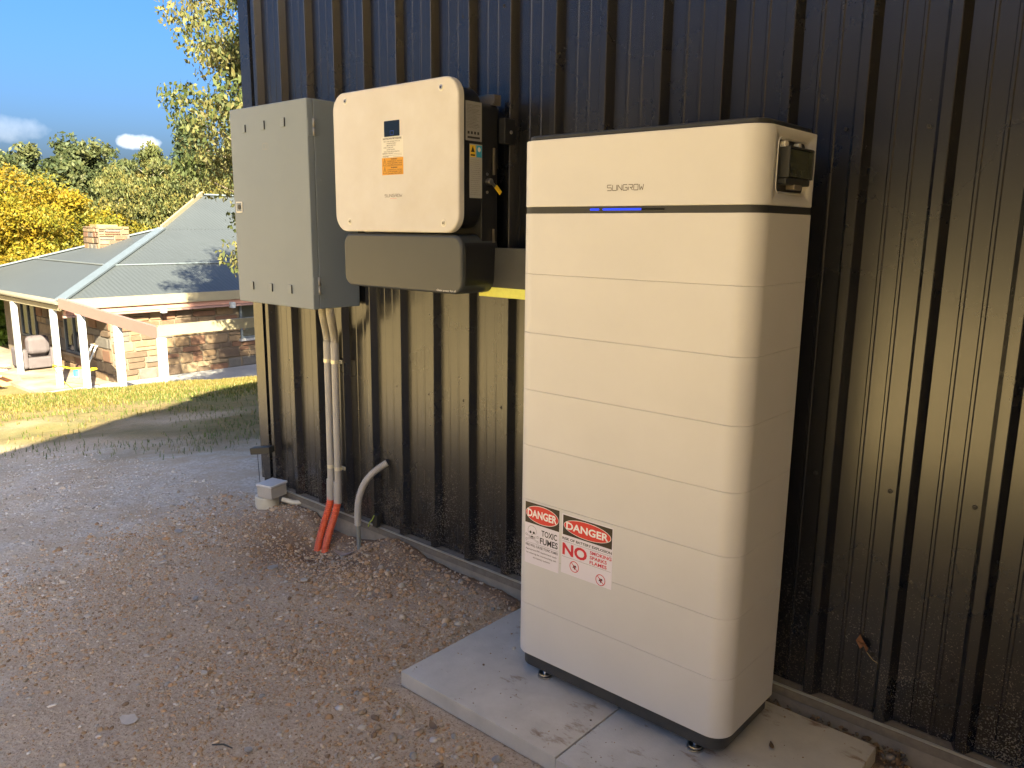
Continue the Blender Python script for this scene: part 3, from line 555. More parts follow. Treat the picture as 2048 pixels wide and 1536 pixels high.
# skull and crossbones
def outline(P, mb, cu, cv, ru, rv, w, e, n=28, a0=0, a1=360):
    pr_ = [(cu+ru*math.cos(R(a0+(a1-a0)*i/n)), cv+rv*math.sin(R(a0+(a1-a0)*i/n))) for i in range(n+1)]
    for a, b in zip(pr_[:-1], pr_[1:]): P.stroke(mb, a, b, w, e)
outline(P1, mb, .215, .545, .125, .078, .0008, .0006, 24, -40, 220); outline(P1, mb, .215, .455, .075, .035, .0008, .0006, 14, 170, 370)
for du in (-.05, .05): P1.poly(mb, ring(.215+du, .515, .033, .022, 12), .0006)
P1.poly(mb, [(.215, .495), (.20, .475), (.23, .475)], .0006); P1.poly(mb, ring(.215, .447, .05, .012, 10), .0006)
for sx in (-1, 1):
    a, b = (.215-sx*.17, .385), (.215+sx*.17, .465)
    for dv in (-.010, .010): P1.stroke(mb, (a[0], a[1]+dv), (b[0], b[1]+dv), .0006, .0006)
    for e_ in (a, b): outline(P1, mb, e_[0], e_[1], .026, .018, .0006, .0006, 8)
mb.build('lettering', M['ink'], L1, False)
mb = MB(); T(P2, 'RISK OF BATTERY EXPLOSION', .015, .572, .985, .615, .025)
for v in (.545, .285): P2.stroke(mb, (.015, v), (.975, v), .0006, .0006)
for cu, cv in ((.27, .165), (.79, .10)):
    P2.poly(mb, [(cu-.035, cv-.025), (cu+.04, cv+.0), (cu+.03, cv+.03), (cu-.02, cv+.012)], .0006); P2.poly(mb, [(cu+.0, cv-.045), (cu+.02, cv-.04), (cu-.005, cv+.03), (cu-.025, cv+.02)], .0006)
mb.build('lettering', M['ink'], L2, False)
mb = MB(); T(P2, 'NO', .02, .315, .515, .52, .035); T(P2, 'SMOKING', .57, .465, .985, .522, .025); T(P2, 'SPARKS', .57, .385, .90, .442, .025); T(P2, 'FLAMES', .57, .305, .90, .362, .025)
for cu, cv in ((.27, .165), (.79, .10)):
    outline(P2, mb, cu, cv, .088, .088, .0022, .0008, 28); P2.stroke(mb, (cu-.062, cv+.06), (cu+.062, cv-.06), .0022, .0008)
mb.build('red_lettering', M['crimson'], L2, False)

# ------------------------------------------------------------------ inverter
inv = empty('inverter', (-.72, -.14, 1.088), 'white and grey wall mounted solar inverter between meter box and battery', 'inverter')
IX0, IX1, IY = -1.045, -.402, -.24
MB().prism(rrect(IX0+.022, 1.30, IX1-.004, 1.747, .07, 10), -.215, -.131, 'y', .004).build('body', M['invdark'], inv)
MB().prism(rrect(IX0+.03, 1.10, IX1-.004, 1.700, .02, 4), -.130, -.055, 'y', .003).build('heat_sink', M['invdark'], inv)
fc = MB().prism(rrect(IX0, 1.286, IX1, 1.768, .062, 12), IY, -.214, 'y', .002, .006, nb=3).build('front_cover', M['inv'], inv)
lc = MB().prism(rrect(IX0+.028, 1.088, IX1+.002, 1.281, .042, 10), -.229, -.058, 'y', .004, .010, nb=3).build('lower_cover', M['invgrey'], inv)
MB().prism(rrect(IX0+.03, 1.0905, IX1+.004, 1.279, .045, 10), -.2155, -.057, 'y', .004).build('lower_body', M['invdark'], inv)
PI_ = Plane2((0, IY, 0), (1, 0, 0), (0, 0, 1), (0, -1, 0))
for sx_, sz_ in ((-.970, 1.738), (-.479, 1.736), (-.961, 1.321), (-.471, 1.317)):
    mb = MB(); mb.prism(ring(sx_, sz_, .0125, n=20), IY-.0008, IY+.004, 'y', .0004); o = mb.build('screw_recess', M['label'], inv)
    mb = MB(); mb.prism(ring(sx_, sz_, .0075, n=16), IY-.003, IY, 'y', .001); o2 = mb.build('screw', M['steel'], inv); MB().prism(ring(sx_, sz_, .0035, n=6), IY-.0034, IY-.002, 'y').build('socket', M['dark'], o2, False)
dsp = MB().prism(rrect(-.759, 1.603, -.680, 1.654, .002, 3), IY-.0008, IY+.002, 'y').build('display', M['glass'], inv, False)
mb = MB(); 
for a, b in (((.0, .0), (1, 0)), ((1, 0), (1, 1)), ((1, 1), (0, 1)), ((0, 1), (0, 0))): Plane2((-.727, IY-.0009, 1.608), (.017, 0, 0), (0, 0, .013), (0, -1, 0)).stroke(mb, a, b, .0012, .0003)
mb.build('indicator', pm('indicator_blue', (.02, .05, .35), .3), dsp, False)
PA = Plane2((-.774, IY, 1.5345), (.110, 0, 0), (0, 0, .068), (0, -1, 0)); LA = label_plate('procedure_label', PA, M['label'], inv)
mb = MB(); PA.text(mb, 'SHUTDOWN PROCEDURE', .06, .86, .94, .955, .0006, .03)
for j, (a, b, s) in enumerate([(.10, .88, 'STEP 1 TURN OFF MAIN SWITCH AC'), (.25, .70, 'INVERTER SUPPLY'), (.25, .66, 'MAIN SWITCH'), (.10, .55, 'STEP 2 TURN OFF'), (.25, .62, 'BATTERY ISOLATOR'), (.10, .84, 'STEP 3 TURN OFF PV ISOLATOR')]):
    PA.text(mb, s, a, .745-j*.098, b, .80-j*.098, .0006, .01)
PA.text(mb, 'EMERGENCY CONTACT', .04, .17, .55, .225, .0006, .02); PA.stroke(mb, (.57, .17), (.95, .17), .0006, .0006); PA.stroke(mb, (.04, .10), (.95, .10), .0006, .0006); PA.text(mb, 'PHONE', .05, .02, .32, .075, .0006, .02); PA.stroke(mb, (.55, .025), (.95, .025), .0006, .0006)
mb.build('lettering', M['ink'], LA, False)
PO = Plane2((-.7735, IY, 1.4775), (.110, 0, 0), (0, 0, .0565), (0, -1, 0)); LO = label_plate('warning_label', PO, M['orange'], inv); LO['label'] = 'orange double warning label'
mb = MB()
for v0 in (.52, .02):
    PO.text(mb, 'WARNING', .42, v0+.36, .72, v0+.44, .0006, .03)
    for j, s in enumerate(('HAZARDOUS D.C. VOLTAGE', 'DO NOT DISCONNECT UNDER', 'LOAD MULTIPLE SUPPLIES')): PO.text(mb, s, .26, v0+.24-j*.11, .95, v0+.31-j*.11, .0006, .01)
    for a, b in (((.05, v0+.06), (.21, v0+.06)), ((.21, v0+.06), (.13, v0+.44)), ((.13, v0+.44), (.05, v0+.06))): PO.stroke(mb, a, b, .0012, .0006)
    PO.stroke(mb, (.13, v0+.14), (.13, v0+.32), .0014, .0006)
PO.stroke(mb, (.02, .51), (.98, .51), .0005, .0006)
mb.build('lettering', M['ink'], LO, False)
mb = MB(); logo(PI_, mb, -.763, 1.404, -.671, 1.413, .0012, .0006); lg = mb.build('logo', M['inkgrey'], fc, False)
mb = MB(); PI_.stroke(mb, (-.735, 1.399), (-.70, 1.399), .0007, .0006); mb.build('logo_underline', M['red'], fc, False)
PL_ = Plane2((0, -.229, 0), (1, 0, 0), (0, 0, 1), (0, -1, 0)); mb = MB(); PL_.text(mb, 'Clean power for all', -.517, 1.093, -.427, 1.102, .0006, .0); mb.build('lettering', M['whiteink'], lc, False)
# side labels, DC switch with yellow tag
XS = IX1-.004
PS = Plane2((XS, -.205, 1.575), (0, .074, 0), (0, 0, .120), (1, 0, 0)); LS = label_plate('rating_plate', PS, M['labelgrey'], inv); mb = MB()
rt_ = random.Random(9)
for j in range(17): PS.text(mb, ''.join(rt_.choice('abcdehmnoprstuv.-01257') for _ in range(20)), .08, .90-j*.036, rt_.uniform(.6, .92), .918-j*.036, .0005, .01)
for j in range(4): PS.poly(mb, [(.12+j*.2, .17), (.24+j*.2, .17), (.24+j*.2, .24), (.12+j*.2, .24)], .0005)
PS.poly(mb, [(.12, .06), (.88, .06), (.88, .11), (.12, .11)], .0005); mb.build('lettering', M['ink'], LS, False)
PT = Plane2((XS, -.187, 1.398), (0, .058, 0), (0, 0, .168), (1, 0, 0)); LT = label_plate('safety_plate', PT, pm('side_label_paper', (.36, .36, .34), .5), inv); mb = MB()
for j in range(18): PT.text(mb, ''.join(rt_.choice('abcdehmnoprstuv.- 01') for _ in range(22)), .07, .70-j*.038, rt_.uniform(.6, .93), .716-j*.038, .0005, .0)
mb.build('lettering', M['inkgrey'], LT, False)
mb = MB(); PT.poly(mb, [(.04, .76), (.46, .76), (.46, .98), (.04, .98)], .0006); mb.build('yellow_panel', M['yellow'], LT, False)
mb = MB(); PT.poly(mb, [(.54, .76), (.97, .76), (.97, .98), (.54, .98)], .0006); mb.build('blue_panel', M['cyan'], LT, False)
mb = MB(); PT.poly(mb, [(.10, .85), (.40, .85), (.25, .965)], .0008); PT.poly(mb, [(.08, .78), (.42, .78), (.42, .81), (.08, .81)], .0008); mb.build('symbol', M['ink'], LT, False)
mb = MB(); PT.poly(mb, ring(.755, .905, .12, .045, 16), .0008); mb.build('round_symbol', M['label'], LT, False)
sw = MB().prism(ring(-.103, 1.452, .011, n=16), XS, XS+.018, 'x', .002).build('switch', M['steel'], inv)
mb = MB(); mb.beam((XS+.016, -.103, 1.452), (XS+.020, -.080, 1.432), .010, .003, (1, 0, 0)); mb.build('switch_lever', M['steel'], sw, False)
mb = MB(); mb.beam((XS+.020, -.084, 1.437), (XS+.022, -.062, 1.416), .014, .003, (1, 0, 0)); mb.build('switch_tag', M['yellow'], sw, False)
for zz in (1.476, 1.418): MB().prism(ring(-.105, zz, .005, n=10), XS, XS+.003, 'x', .001).build('bolt', M['steel'], inv)
for z0, z1 in ((1.700, 1.725), (1.475, 1.56), (1.255, 1.30)): MB().box(IX1+.0, -.082, z0, IX1+.006, -.076, z1).build('rail_edge', M['alu'], inv, False)
MB().box(IX0+.05, -.082, 1.695, IX1+.0, -.045, 1.728).build('mount_rail', M['alu'], inv, False)
MB().bbox(IX1+.002, -.056, 1.575, IX1+.03, -.003, 1.655, .003).build('bracket', M['invdark'], inv)
MB().prism(ring(-.028, 1.612, .006, n=10), IX1+.03, IX1+.034, 'x', .001).build('bolt', M['steel'], inv)
# cable duct behind inverter and battery
duct = empty('cable_duct', (-.2, -.05, 1.07), 'dark textured cable duct running behind the battery, a yellow grass reflection painted on its lower lip', 'cable duct')
MB().prism([(-.078, 1.108), (-.030, 1.098), (-.030, 1.238), (-.072, 1.238)], -.515, .14, 'x').build('cover', M['duct'], duct, False)
lip = MB().prism([(-.0785, 1.1065), (-.0735, 1.0735), (-.030, 1.0735), (-.030, 1.0975)], -.470, .14, 'x').build('lip', M['lip_reflection'], duct, False); lip['label'] = 'lower lip of the duct with the yellow reflection of sunlit grass painted in'
MB().prism(ring(-.452, 1.0905, .005, n=10), -.083, -.076, 'y', .001).build('screw', M['screw'], duct)
MB().box(-.52, -.03, 1.09, .14, .0, 1.23).build('backing', M['dark'], duct, False)

# ------------------------------------------------------------------ meter box
cab = empty('meter_box', (-1.5, -.11, .979), 'grey steel meter box with lockable door on the shed wall', 'meter box')
CX0, CX1, CZ0, CZ1, CYF = -1.776, -1.221, .979, 1.777, -.229
MB().bbox(CX0+.002, -.199, CZ0+.001, CX1, -.002, CZ1, .003).build('body', M['cab'], cab)
MB().box(CX0+.006, -.2005, CZ0+.005, CX1-.004, -.1985, CZ1-.004).build('door_gap_shade', M['cabgap'], cab, False)  # dark sheet laid in for the shade of the gap behind the door
door = MB().prism(rrect(CX0, CZ0, CX1, CZ1, .004, 3), CYF, -.2025, 'y', 0, .004).build('door', M['cab'], cab)
for sx_, st, sb in ((-1.652, 1.709, 1.679), (-1.509, 1.715, 1.681), (-1.366, 1.716, 1.682), (-1.650, 1.068, 1.034), (-1.506, 1.067, 1.034), (-1.364, 1.069, 1.034)):
    w = .034; mb = MB(); x1 = sx_
    v = [(x1-w, CYF-.0002, st), (x1-w, CYF-.0002, sb), (x1, CYF-.0002, sb), (x1, CYF-.0002, st), (x1-.001, CYF-.0055, sb+.001), (x1-.001, CYF-.0055, st-.001)]
    mb.add(v, [(0, 1, 4, 5), (3, 0, 5), (1, 2, 4)]); mb.build('louvre', M['cab'], door, False, origin=(x1-w/2, CYF, (st+sb)/2))
    MB().add([(x1-.0005, CYF-.0004, sb), (x1-.0005, CYF-.0004, st), (x1-.001, CYF-.0054, st-.001), (x1-.001, CYF-.0054, sb+.001)], [(0, 3, 2, 1)]).build('louvre_opening', M['cabgap'], door, False)
lk = MB().prism(rrect(-1.757, 1.356, -1.709, 1.402, .004, 3), CYF-.0035, CYF, 'y', .001).build('lock', M['label'], door)
MB().prism(rrect(-1.752, 1.361, -1.714, 1.397, .003, 3), CYF-.0042, CYF-.003, 'y').build('lock_face', M['cab'], lk, False)
MB().prism(ring(-1.727, 1.379, .0105, n=16), CYF-.008, CYF-.004, 'y', .001).build('lock_barrel', M['dark'], lk)
PD = Plane2((0, CYF, 0), (1, 0, 0), (0, 0, 1), (0, -1, 0)); mb = MB(); PD.text(mb, 'CZ1', -1.535, 1.603, -1.492, 1.630, .0008, .0); mb.build('embossed_mark', pm('embossed_grey', (.22, .23, .235), .4), door, False)
for z0, z1 in ((1.640, 1.704), (1.037, 1.106)):
    h = MB().bbox(CX1-.001, -.226, z0, CX1+.002, -.176, z1, .001).build('hinge', M['cab'], cab)
    mb = MB(); mb.tube([(CX1+.003, -.2013, z0), (CX1+.003, -.2013, (z0+z1)/2-.001)], .005, 10); mb.tube([(CX1+.003, -.2013, (z0+z1)/2+.001), (CX1+.003, -.2013, z1)], .005, 10); mb.build('hinge_pin', M['hinge'], h)
for yy, zz in ((-.193, 1.524), (-.193, 1.478), (-.19, 1.068), (-.19, 1.018), (-.205, 1.69), (-.205, 1.655)): MB().prism(ring(yy+.02, zz, .004, n=8), CX1, CX1+.002, 'x', .0005).build('rivet', M['cab'], cab)

# ------------------------------------------------------------------ conduits
def corr(path, r, amp, pitch, n=12, seg=4):
    """corrugated tube along a polyline"""
    pts = [Vector(p) for p in path]; L = [0]
    for a, b in zip(pts[:-1], pts[1:]): L.append(L[-1]+(b-a).length)
    N = int(L[-1]/pitch*seg); P, rr = [], []
    for i in range(N+1):
        s = L[-1]*i/N; k = min(max(int(np.searchsorted(L, s, 'right'))-1, 0), len(pts)-2); t = (s-L[k])/(L[k+1]-L[k]); P.append(pts[k].lerp(pts[k+1], t)); rr.append(r+amp*math.cos(2*math.pi*s/pitch))
    return MB().tube(P, rr, n)
def bez(p0, p1, p2, p3, n=14):
    p0, p1, p2, p3 = map(Vector, (p0, p1, p2, p3)); return [p0*(1-t)**3+p1*3*t*(1-t)**2+p2*3*t*t*(1-t)+p3*t**3 for t in [i/n for i in range(n+1)]]
for i, (xt, yt, xm, zc0, ze, xo, yo) in enumerate(((-1.300, -.135, -1.4135, .79, .10, -1.412, -.135), (-1.248, -.135, -1.3615, .785, .095, -1.372, -.125))):
    c = empty('conduit', (xm, -.04, -.1), ('left' if i == 0 else 'right')+' of the two grey conduits below the meter box, orange at its foot', 'conduit', 'conduits below the meter box')
    corr(bez((xt, yt, .985), (xt, yt, .93), (xm, -.035, .88), (xm, -.032, .80), 16), .0160, .0014, .0080).build('flexible_section', M['pvc2'], c, angle=60)
    MB().tube([(xm, -.034, .815), (xm, -.034, .74)], .0182, 16).build('coupling', M['pvc'], c)
    MB().tube([(xm, -.036, .75), (xm-.003, -.038, .18)], .0152, 16).build('pipe', M['pvc'], c)
    MB().tube([(xm-.003, -.040, .195), (xm-.004, -.042, ze)], .0180, 16).build('coupling', M['pvc'], c)
    for zc in (.732, .255):
        mb = MB(); mb.tube([(xm-.001, -.036, zc-.008), (xm-.001, -.036, zc+.008)], .0175, 16); mb.box(xm-.030, -.022, zc-.008, xm+.028, -.018, zc+.008)
        s = mb.build('saddle_clip', pm('plated_clip', (.62, .60, .48), .3, .4), c); MB().prism(ring(xm+.023, zc, .0042, n=8), -.026, -.0185, 'y', .001).build('screw', M['steel'], s)
    zb = float(terrain(xo, yo))-.05
    corr(bez((xm-.004, -.042, ze+.02), (xm-.004, -.046, ze-.06), (xo+.004, yo+.012, -.03), (xo, yo, zb), 14), .0158, .0015, .0090).build('orange_section', M['oconduit'], c, angle=60)
fx = empty('flexible_conduit', (-1.15, -.07, -.09), 'bent grey flexible conduit looping from a hole in the wall into the soil', 'conduit')
gz = float(terrain(-1.15, -.085))
corr([Vector(p) for p in bez((-1.098, .022, .322), (-1.150, -.055, .27), (-1.19, -.075, .21), (-1.188, -.070, .045), 20)], .0142, .0011, .0070).build('flexible_section', M['pvc'], fx, angle=60)
MB().tube([(-1.188, -.070, .06), (-1.186, -.070, .0), (-1.172, -.078, gz-.03)], .0095, 12).build('pipe', M['sheath'], fx)
MB().prism(ring(-1.10, .320, .018, n=16), .024, .0285, 'y').build('wall_hole', M['cabgap'], fx, False)
tail = empty('cable_tail', (-1.14, -.01, .03), 'black plug with green and yellow wire hanging behind the flexible conduit', 'cable')
MB().bbox(-1.152, -.022, .035, -1.122, .0, .092, .004).build('plug', M['dark'], tail)
MB().tube([(-1.135, -.024, .09), (-1.142, -.03, .07), (-1.155, -.034, .055), (-1.162, -.036, .035)], .0025, 6).build('wire', M['gwire'], tail)
# junction box on its stub pipe, small dark bracket on the corner
jb = empty('junction_box', (-1.86, -.085, -.08), 'cream pipe stub capped by a grey square junction box at the wall corner', 'junction box')
jz = float(terrain(-1.87, -.09))
MB().prism(ring(-1.875, -.085, .050, n=28), jz-.06, .005, 'z', .003).build('pipe_stub', M['cream'], jb)
MB().prism(ring(-1.875, -.085, .056, n=28), -.035, .022, 'z', .004).build('pipe_socket', M['cream'], jb)
mb = MB(); mb.bbox(-.045, -.052, 0, .045, .052, .055, .003); o = mb.build('box', M['pvc'], jb); o.rotation_euler = (0, R(0), R(14)); o.location = Vector((-1.845, -.075, .052))-WPOS[jb.name]
mb = MB(); mb.bbox(-.049, -.056, 0, .049, .056, .012, .003); o = mb.build('box_lid', pm('lid_pvc', (.58, .60, .62), .35, var=.1, vscale=20), jb); o.rotation_euler = (0, 0, R(14)); o.location = Vector((-1.845, -.075, .086))-WPOS[jb.name]
MB().tube([(-1.80, -.05, .01), (-1.76, -.02, -.005), (-1.73, .01, -.005)], .011, 10).build('spur_pipe', M['cream'], jb)
br = empty('bracket', (-1.95, -.05, .20), 'small dark block with a dangling wire on the shed corner', 'bracket')
mb = MB(); mb.bbox(-.055, -.022, -.016, .055, .022, .016, .002); o = mb.build('block', M['dark'], br); o.rotation_euler = (0, R(-8), R(25)); o.location = Vector((-1.965, -.045, .222))-WPOS[br.name]
MB().tube([(-1.985, -.06, .21), (-1.982, -.06, .15), (-1.975, -.062, .09), (-1.96, -.068, .03)], .0016, 5).build('wire', M['wire'], br)
# dead leaf and debris
mb = MB(); mb.add([(.846, .022, .250), (.838, .016, .232), (.852, .012, .214), (.858, .020, .222), (.866, .022, .205), (.872, .014, .222), (.862, .010, .236)], [(0, 1, 2, 3, 4, 5, 6)])
lf = empty('dead_leaf', (.86, .02, .20), 'curled brown dead leaf and stalk caught on the dark wall right of the battery', 'leaf')
mb.build('blade', pm('dead_leaf_brown', (.20, .09, .04), .7, var=.3, vscale=80), lf, False); MB().tube([(.868, .018, .208), (.885, .018, .192), (.915, .02, .180)], .0012, 5).build('stalk', pm('stalk', (.42, .32, .14), .7), lf)
def dleaf(x, y, z, L, W_, rz, col, label, curl=.15):
    n = 8; v = []; f = []
    for i in range(n+1):
        t = i/n; w = W_*math.sin(math.pi*min(max(t, .03), .97))**.8; v += [(L*(t-.5), -w, curl*L*(2*t-1)**2+.15*w), (L*(t-.5), 0, curl*L*(2*t-1)**2), (L*(t-.5), w, curl*L*(2*t-1)**2+.15*w)]
    for i in range(n): f += [(3*i, 3*i+3, 3*i+4, 3*i+1), (3*i+1, 3*i+4, 3*i+5, 3*i+2)]
    o = link('dead_leaf', mesh('dead_leaf', v, f, pm('leaf_litter', col, .7, var=.25, vscale=50), True, 60), None, (x, y, z), (0, 0, rz)); return tag(o, label, 'leaf')
dleaf(-1.225, -.125, float(terrain(-1.225, -.125))+.012, .10, .015, .5, (.42, .33, .29), 'long pale dried gum leaf leaning at the foot of the flexible conduit', .25)
dleaf(-.02, -.725, float(terrain(-.02, -.725))+.010, .045, .010, -.4, (.20, .145, .10), 'brown dried leaf on the stones in front of the left paver')
dleaf(.735, -.245, .004, .030, .006, -1.0, (.13, .085, .05), 'small brown leaf lying on the right paver')
for x, y, s, lab in ((-.075, -.325, .0075, 'pale pebble resting on the left paver'), (.805, -.34, .006, 'brown crumb of soil on the right paver')):
    tag(link('pebble', SMESH[2 if 'pale' in lab else 3], None, (x, y, s*.4), (0, 0, 1), (s, s, s)), lab, 'pebble')
TW = pm('dry_twig', (.34, .26, .16), .85, var=.3, vscale=40)
for i, (x, y, L, a, lab) in enumerate(((-.36, -1.16, .06, .5, 'dark stick lying on the bare earth at bottom left'), (-.12, -1.06, .05, .9, 'straw coloured twig lying on the bare earth below the paver'), (-.12, -.72, .06, -.3, 'bent dry twig at the front edge of the left paver'))):
    z = float(terrain(x, y))+.008; tag(MB().tube([(x-L*.5*math.cos(a), y-L*.5*math.sin(a), z), (x, y+.004, z+.004), (x+L*.5*math.cos(a), y+L*.5*math.sin(a), z)], [.002, .0026, .0016], 6).build('twig', M['dark'] if i == 0 else TW), lab, 'twig')

# ------------------------------------------------------------------ grass
def blades(name, x, y, hmin, hmax, pal, wid=.004, lean=.6, rng=RNG):
    n = len(x); z = terrain(x, y); a = rng.uniform(0, 2*np.pi, n); h = rng.uniform(hmin, hmax, n); w = wid*rng.uniform(.7, 1.5, n); b = rng.uniform(0, 2*np.pi, n); l = h*rng.uniform(.05, lean, n)
    dx, dy = np.cos(a)*w, np.sin(a)*w; V = np.empty((n, 4, 3)); V[:, 0] = np.stack([x-dx, y-dy, z-.01], -1); V[:, 1] = np.stack([x+dx, y+dy, z-.01], -1)
    V[:, 2] = np.stack([x+dx*.5+np.cos(b)*l, y+dy*.5+np.sin(b)*l, z+h], -1); V[:, 3] = np.stack([x-dx*.5+np.cos(b)*l*.9, y-dy*.5+np.sin(b)*l*.9, z+h*.97], -1)
    F = np.arange(n*4).reshape(n, 4); t = vnoise(x*.9, y*.9, 61)+rng.uniform(-.3, .3, n); c = np.where((t < .5)[:, None], pal[0], pal[1])*rng.uniform(.7, 1.25, (n, 1)); dry = rng.uniform(0, 1, n) < .12; c[dry] = pal[2]
    return link(name, np_mesh(name, V.reshape(-1, 3), F, M['blade'], col=np.repeat(c, 4, 0)), None, (0,0,0))
GP = np.array([(.065,.09,.016), (.115,.10,.024), (.22,.17,.07)])
x = RNG.uniform(-14.5, -3.6, 260000); y = RNG.uniform(-1.5, 8.5, 260000); u = uu(x, y)
d = sstep(2.2, 7.0, u+fbm(x, y, .9, 3, 31)*2.5)*sstep(10.6, 10.0, u)*np.clip(.04+.22*sstep(.45, .65, vnoise(x*1.3, y*1.3, 15))+.75*sstep(5.8, 8.6, u+vnoise(x*.6, y*.6, 3)*2), 0, 1)
k = (RNG.uniform(0, 1, len(x)) < d) & (np.arctan2(y-CAM[1], -(x-CAM[0])) > -.02) & (np.arctan2(y-CAM[1], -(x-CAM[0])) < .75); x, y = x[k], y[k]
tag(blades('lawn_grass', x, y, .015, .045, GP, .0045), 'patchy green and straw coloured lawn on the slope towards the house', 'grass', kind='stuff')
tx = np.concatenate([RNG.normal(cx, s, n) for cx, cy, s, n in ((-3.9,.75,.16,900), (-4.6,1.3,.25,900), (-4.9,-.1,.2,600), (-4.2,.15,.12,350), (-3.65,.4,.1,300), (-5.6,1.6,.3,900))]); ty = np.concatenate([RNG.normal(cy, s*.7, n) for cx, cy, s, n in ((-3.9,.75,.16,900), (-4.6,1.3,.25,900), (-4.9,-.1,.2,600), (-4.2,.15,.12,350), (-3.65,.4,.1,300), (-5.6,1.6,.3,900))])
tag(blades('grass_tufts', tx[::4]+RNG.normal(0, .18, len(tx[::4])), ty[::4]+RNG.normal(0, .18, len(tx[::4])), .012, .04, np.array([(.09,.13,.035), (.12,.14,.05), (.25,.21,.11)]), .003), 'soft green grass tufts in the shade at the gravel edge', 'grass', kind='stuff')

# ------------------------------------------------------------------ the house down the slope
ZF, ZE = -2.80, -.55; EX, EY = -19.53, 5.18
HM = {}
HM['mortar'] = pm('wall_mortar', (.125, .10, .068), .9, var=.3, vscale=4, bump=.5, bscale=30)
HM['roof'] = pm('grey_corrugated_steel', (.040, .049, .054), .55, .0, .5, var=.10, vscale=.8)
HM['cap'] = pm('pale_ridge_capping', (.09, .115, .135), .45, .1, var=.1, vscale=2)
HM['fascia'] = pm('cream_timber', (.185, .165, .105), .6, var=.12, vscale=3); HM['pink'] = pm('pink_primed_timber', (.19, .115, .10), .65, var=.1, vscale=3)
HM['post'] = pm('white_post_paint', (.29, .32, .335), .5, var=.08, vscale=5); HM['win'] = pm('window_glass', (.015, .02, .025), .08, 0, .6); HM['wframe'] = pm('dark_window_frame', (.05, .065, .08), .5)
HM['soffit'] = pm('red_brown_soffit', (.30, .16, .12), .7); HM['gutter'] = pm('dark_gutter', (.10, .095, .075), .5)
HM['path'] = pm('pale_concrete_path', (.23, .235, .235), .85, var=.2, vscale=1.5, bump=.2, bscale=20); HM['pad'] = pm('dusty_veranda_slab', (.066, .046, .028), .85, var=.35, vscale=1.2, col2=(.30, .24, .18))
HS = [pm('rubble_'+n, tuple(v*.72 for v in c), .85, var=.35, vscale=7, bump=.5, bscale=18) for n, c in (('ochre', (.20,.132,.07)), ('rust', (.165,.085,.048)), ('grey', (.125,.115,.10)), ('tan', (.21,.145,.082)), ('umber', (.11,.075,.047)), ('sand', (.235,.175,.105)))]
house = empty('house', (EX-4.5, EY+5, ZF), 'low stone house with grey hipped steel roof and unfinished timber veranda', 'house')
# rubble stone variants: unit slabs with irregular outline, face in the x-z plane, depth along -y
def slab_variant(seed, mat):
    rg = random.Random(seed); c = []
    for (u, v) in ((-.5,-.5), (.5,-.5), (.5,.5), (-.5,.5)): c.append((u*rg.uniform(.88, 1), v*rg.uniform(.82, 1)))
    pts = []
    for i in range(4):
        a, b = c[i], c[(i+1) % 4]; pts.append((a[0]*.94+b[0]*.06, a[1]*.94+b[1]*.06)); t = rg.uniform(.35, .65); k = rg.uniform(.98, 1.05); pts.append(((a[0]*(1-t)+b[0]*t)*k, (a[1]*(1-t)+b[1]*t)*k)); pts.append((a[0]*.06+b[0]*.94, a[1]*.06+b[1]*.94))
    n = len(pts); v = [(p[0], 0, p[1]) for p in pts]+[(p[0], -.8, p[1]) for p in pts]+[(p[0]*.9, -1, p[1]*.88) for p in pts]
    f = [(i, (i+1) % n, n+(i+1) % n, n+i) for i in range(n)]+[(n+i, n+(i+1) % n, 2*n+(i+1) % n, 2*n+i) for i in range(n)]+[tuple(2*n+i for i in range(n))]
    return mesh('stone', v, f, mat, True, 40)
SLABS = [slab_variant(300+i, HS[i % 6]) for i in range(18)]
def rubble(parent, o, du, w, h, course, wid, seed, skip=None):
    """lay stones over a wall face starting at o, running along unit du"""
    rg = random.Random(seed); du = Vector(du); ang = math.atan2(du.y, du.x); z = 0
    while z < h-.04:
        ch = min(rg.uniform(course*.6, course*1.5), h-z); x = -rg.uniform(0, wid*.4)
        while x < w:
            sw_ = rg.uniform(wid*.55, wid*1.6); parts = [(z, ch)]
            if ch > course*1.15 and rg.random() < .35: f_ = rg.uniform(.35, .65); parts = [(z, ch*f_), (z+ch*f_, ch*(1-f_))]
            x0, x1 = max(x, 0), min(x+sw_, w)
            if x1-x0 > .06:
                for zz, hh in parts:
                    c = Vector(o)+du*((x0+x1)/2)+Vector((0, 0, zz+hh/2))
                    if not (skip and skip((x0+x1)/2, zz+hh/2)): link('stone', SLABS[rg.randrange(18)], parent, c, (0, 0, ang), (x1-x0-.018, rg.uniform(.025, .05), hh-.016))
            x += sw_
        z += ch
WX, WY, XL, YR = -19.85, 6.40, -28.0, 14.0
wl = MB().box(XL, WY, ZF-.2, WX, YR, ZE+.02).build('wall', HM['mortar'], house, False)
inw2 = lambda x, z: (-22.85 < XL+x < -21.5) and z > .55
rubble(wl, (WX-6.6, WY, ZF), (1, 0, 0), 6.6, 2.2, .30, .62, 1, lambda x, z: ((-26.4 < WX-6.6+x < -25.0) and z > .62) or ((-22.9 < WX-6.6+x < -21.45) and z > .5))
rubble(wl, (WX, WY, ZF), (0, 1, 0), 4.9, 2.16, .21, .46, 2, lambda x, z: x > 3.62 and z > .78)
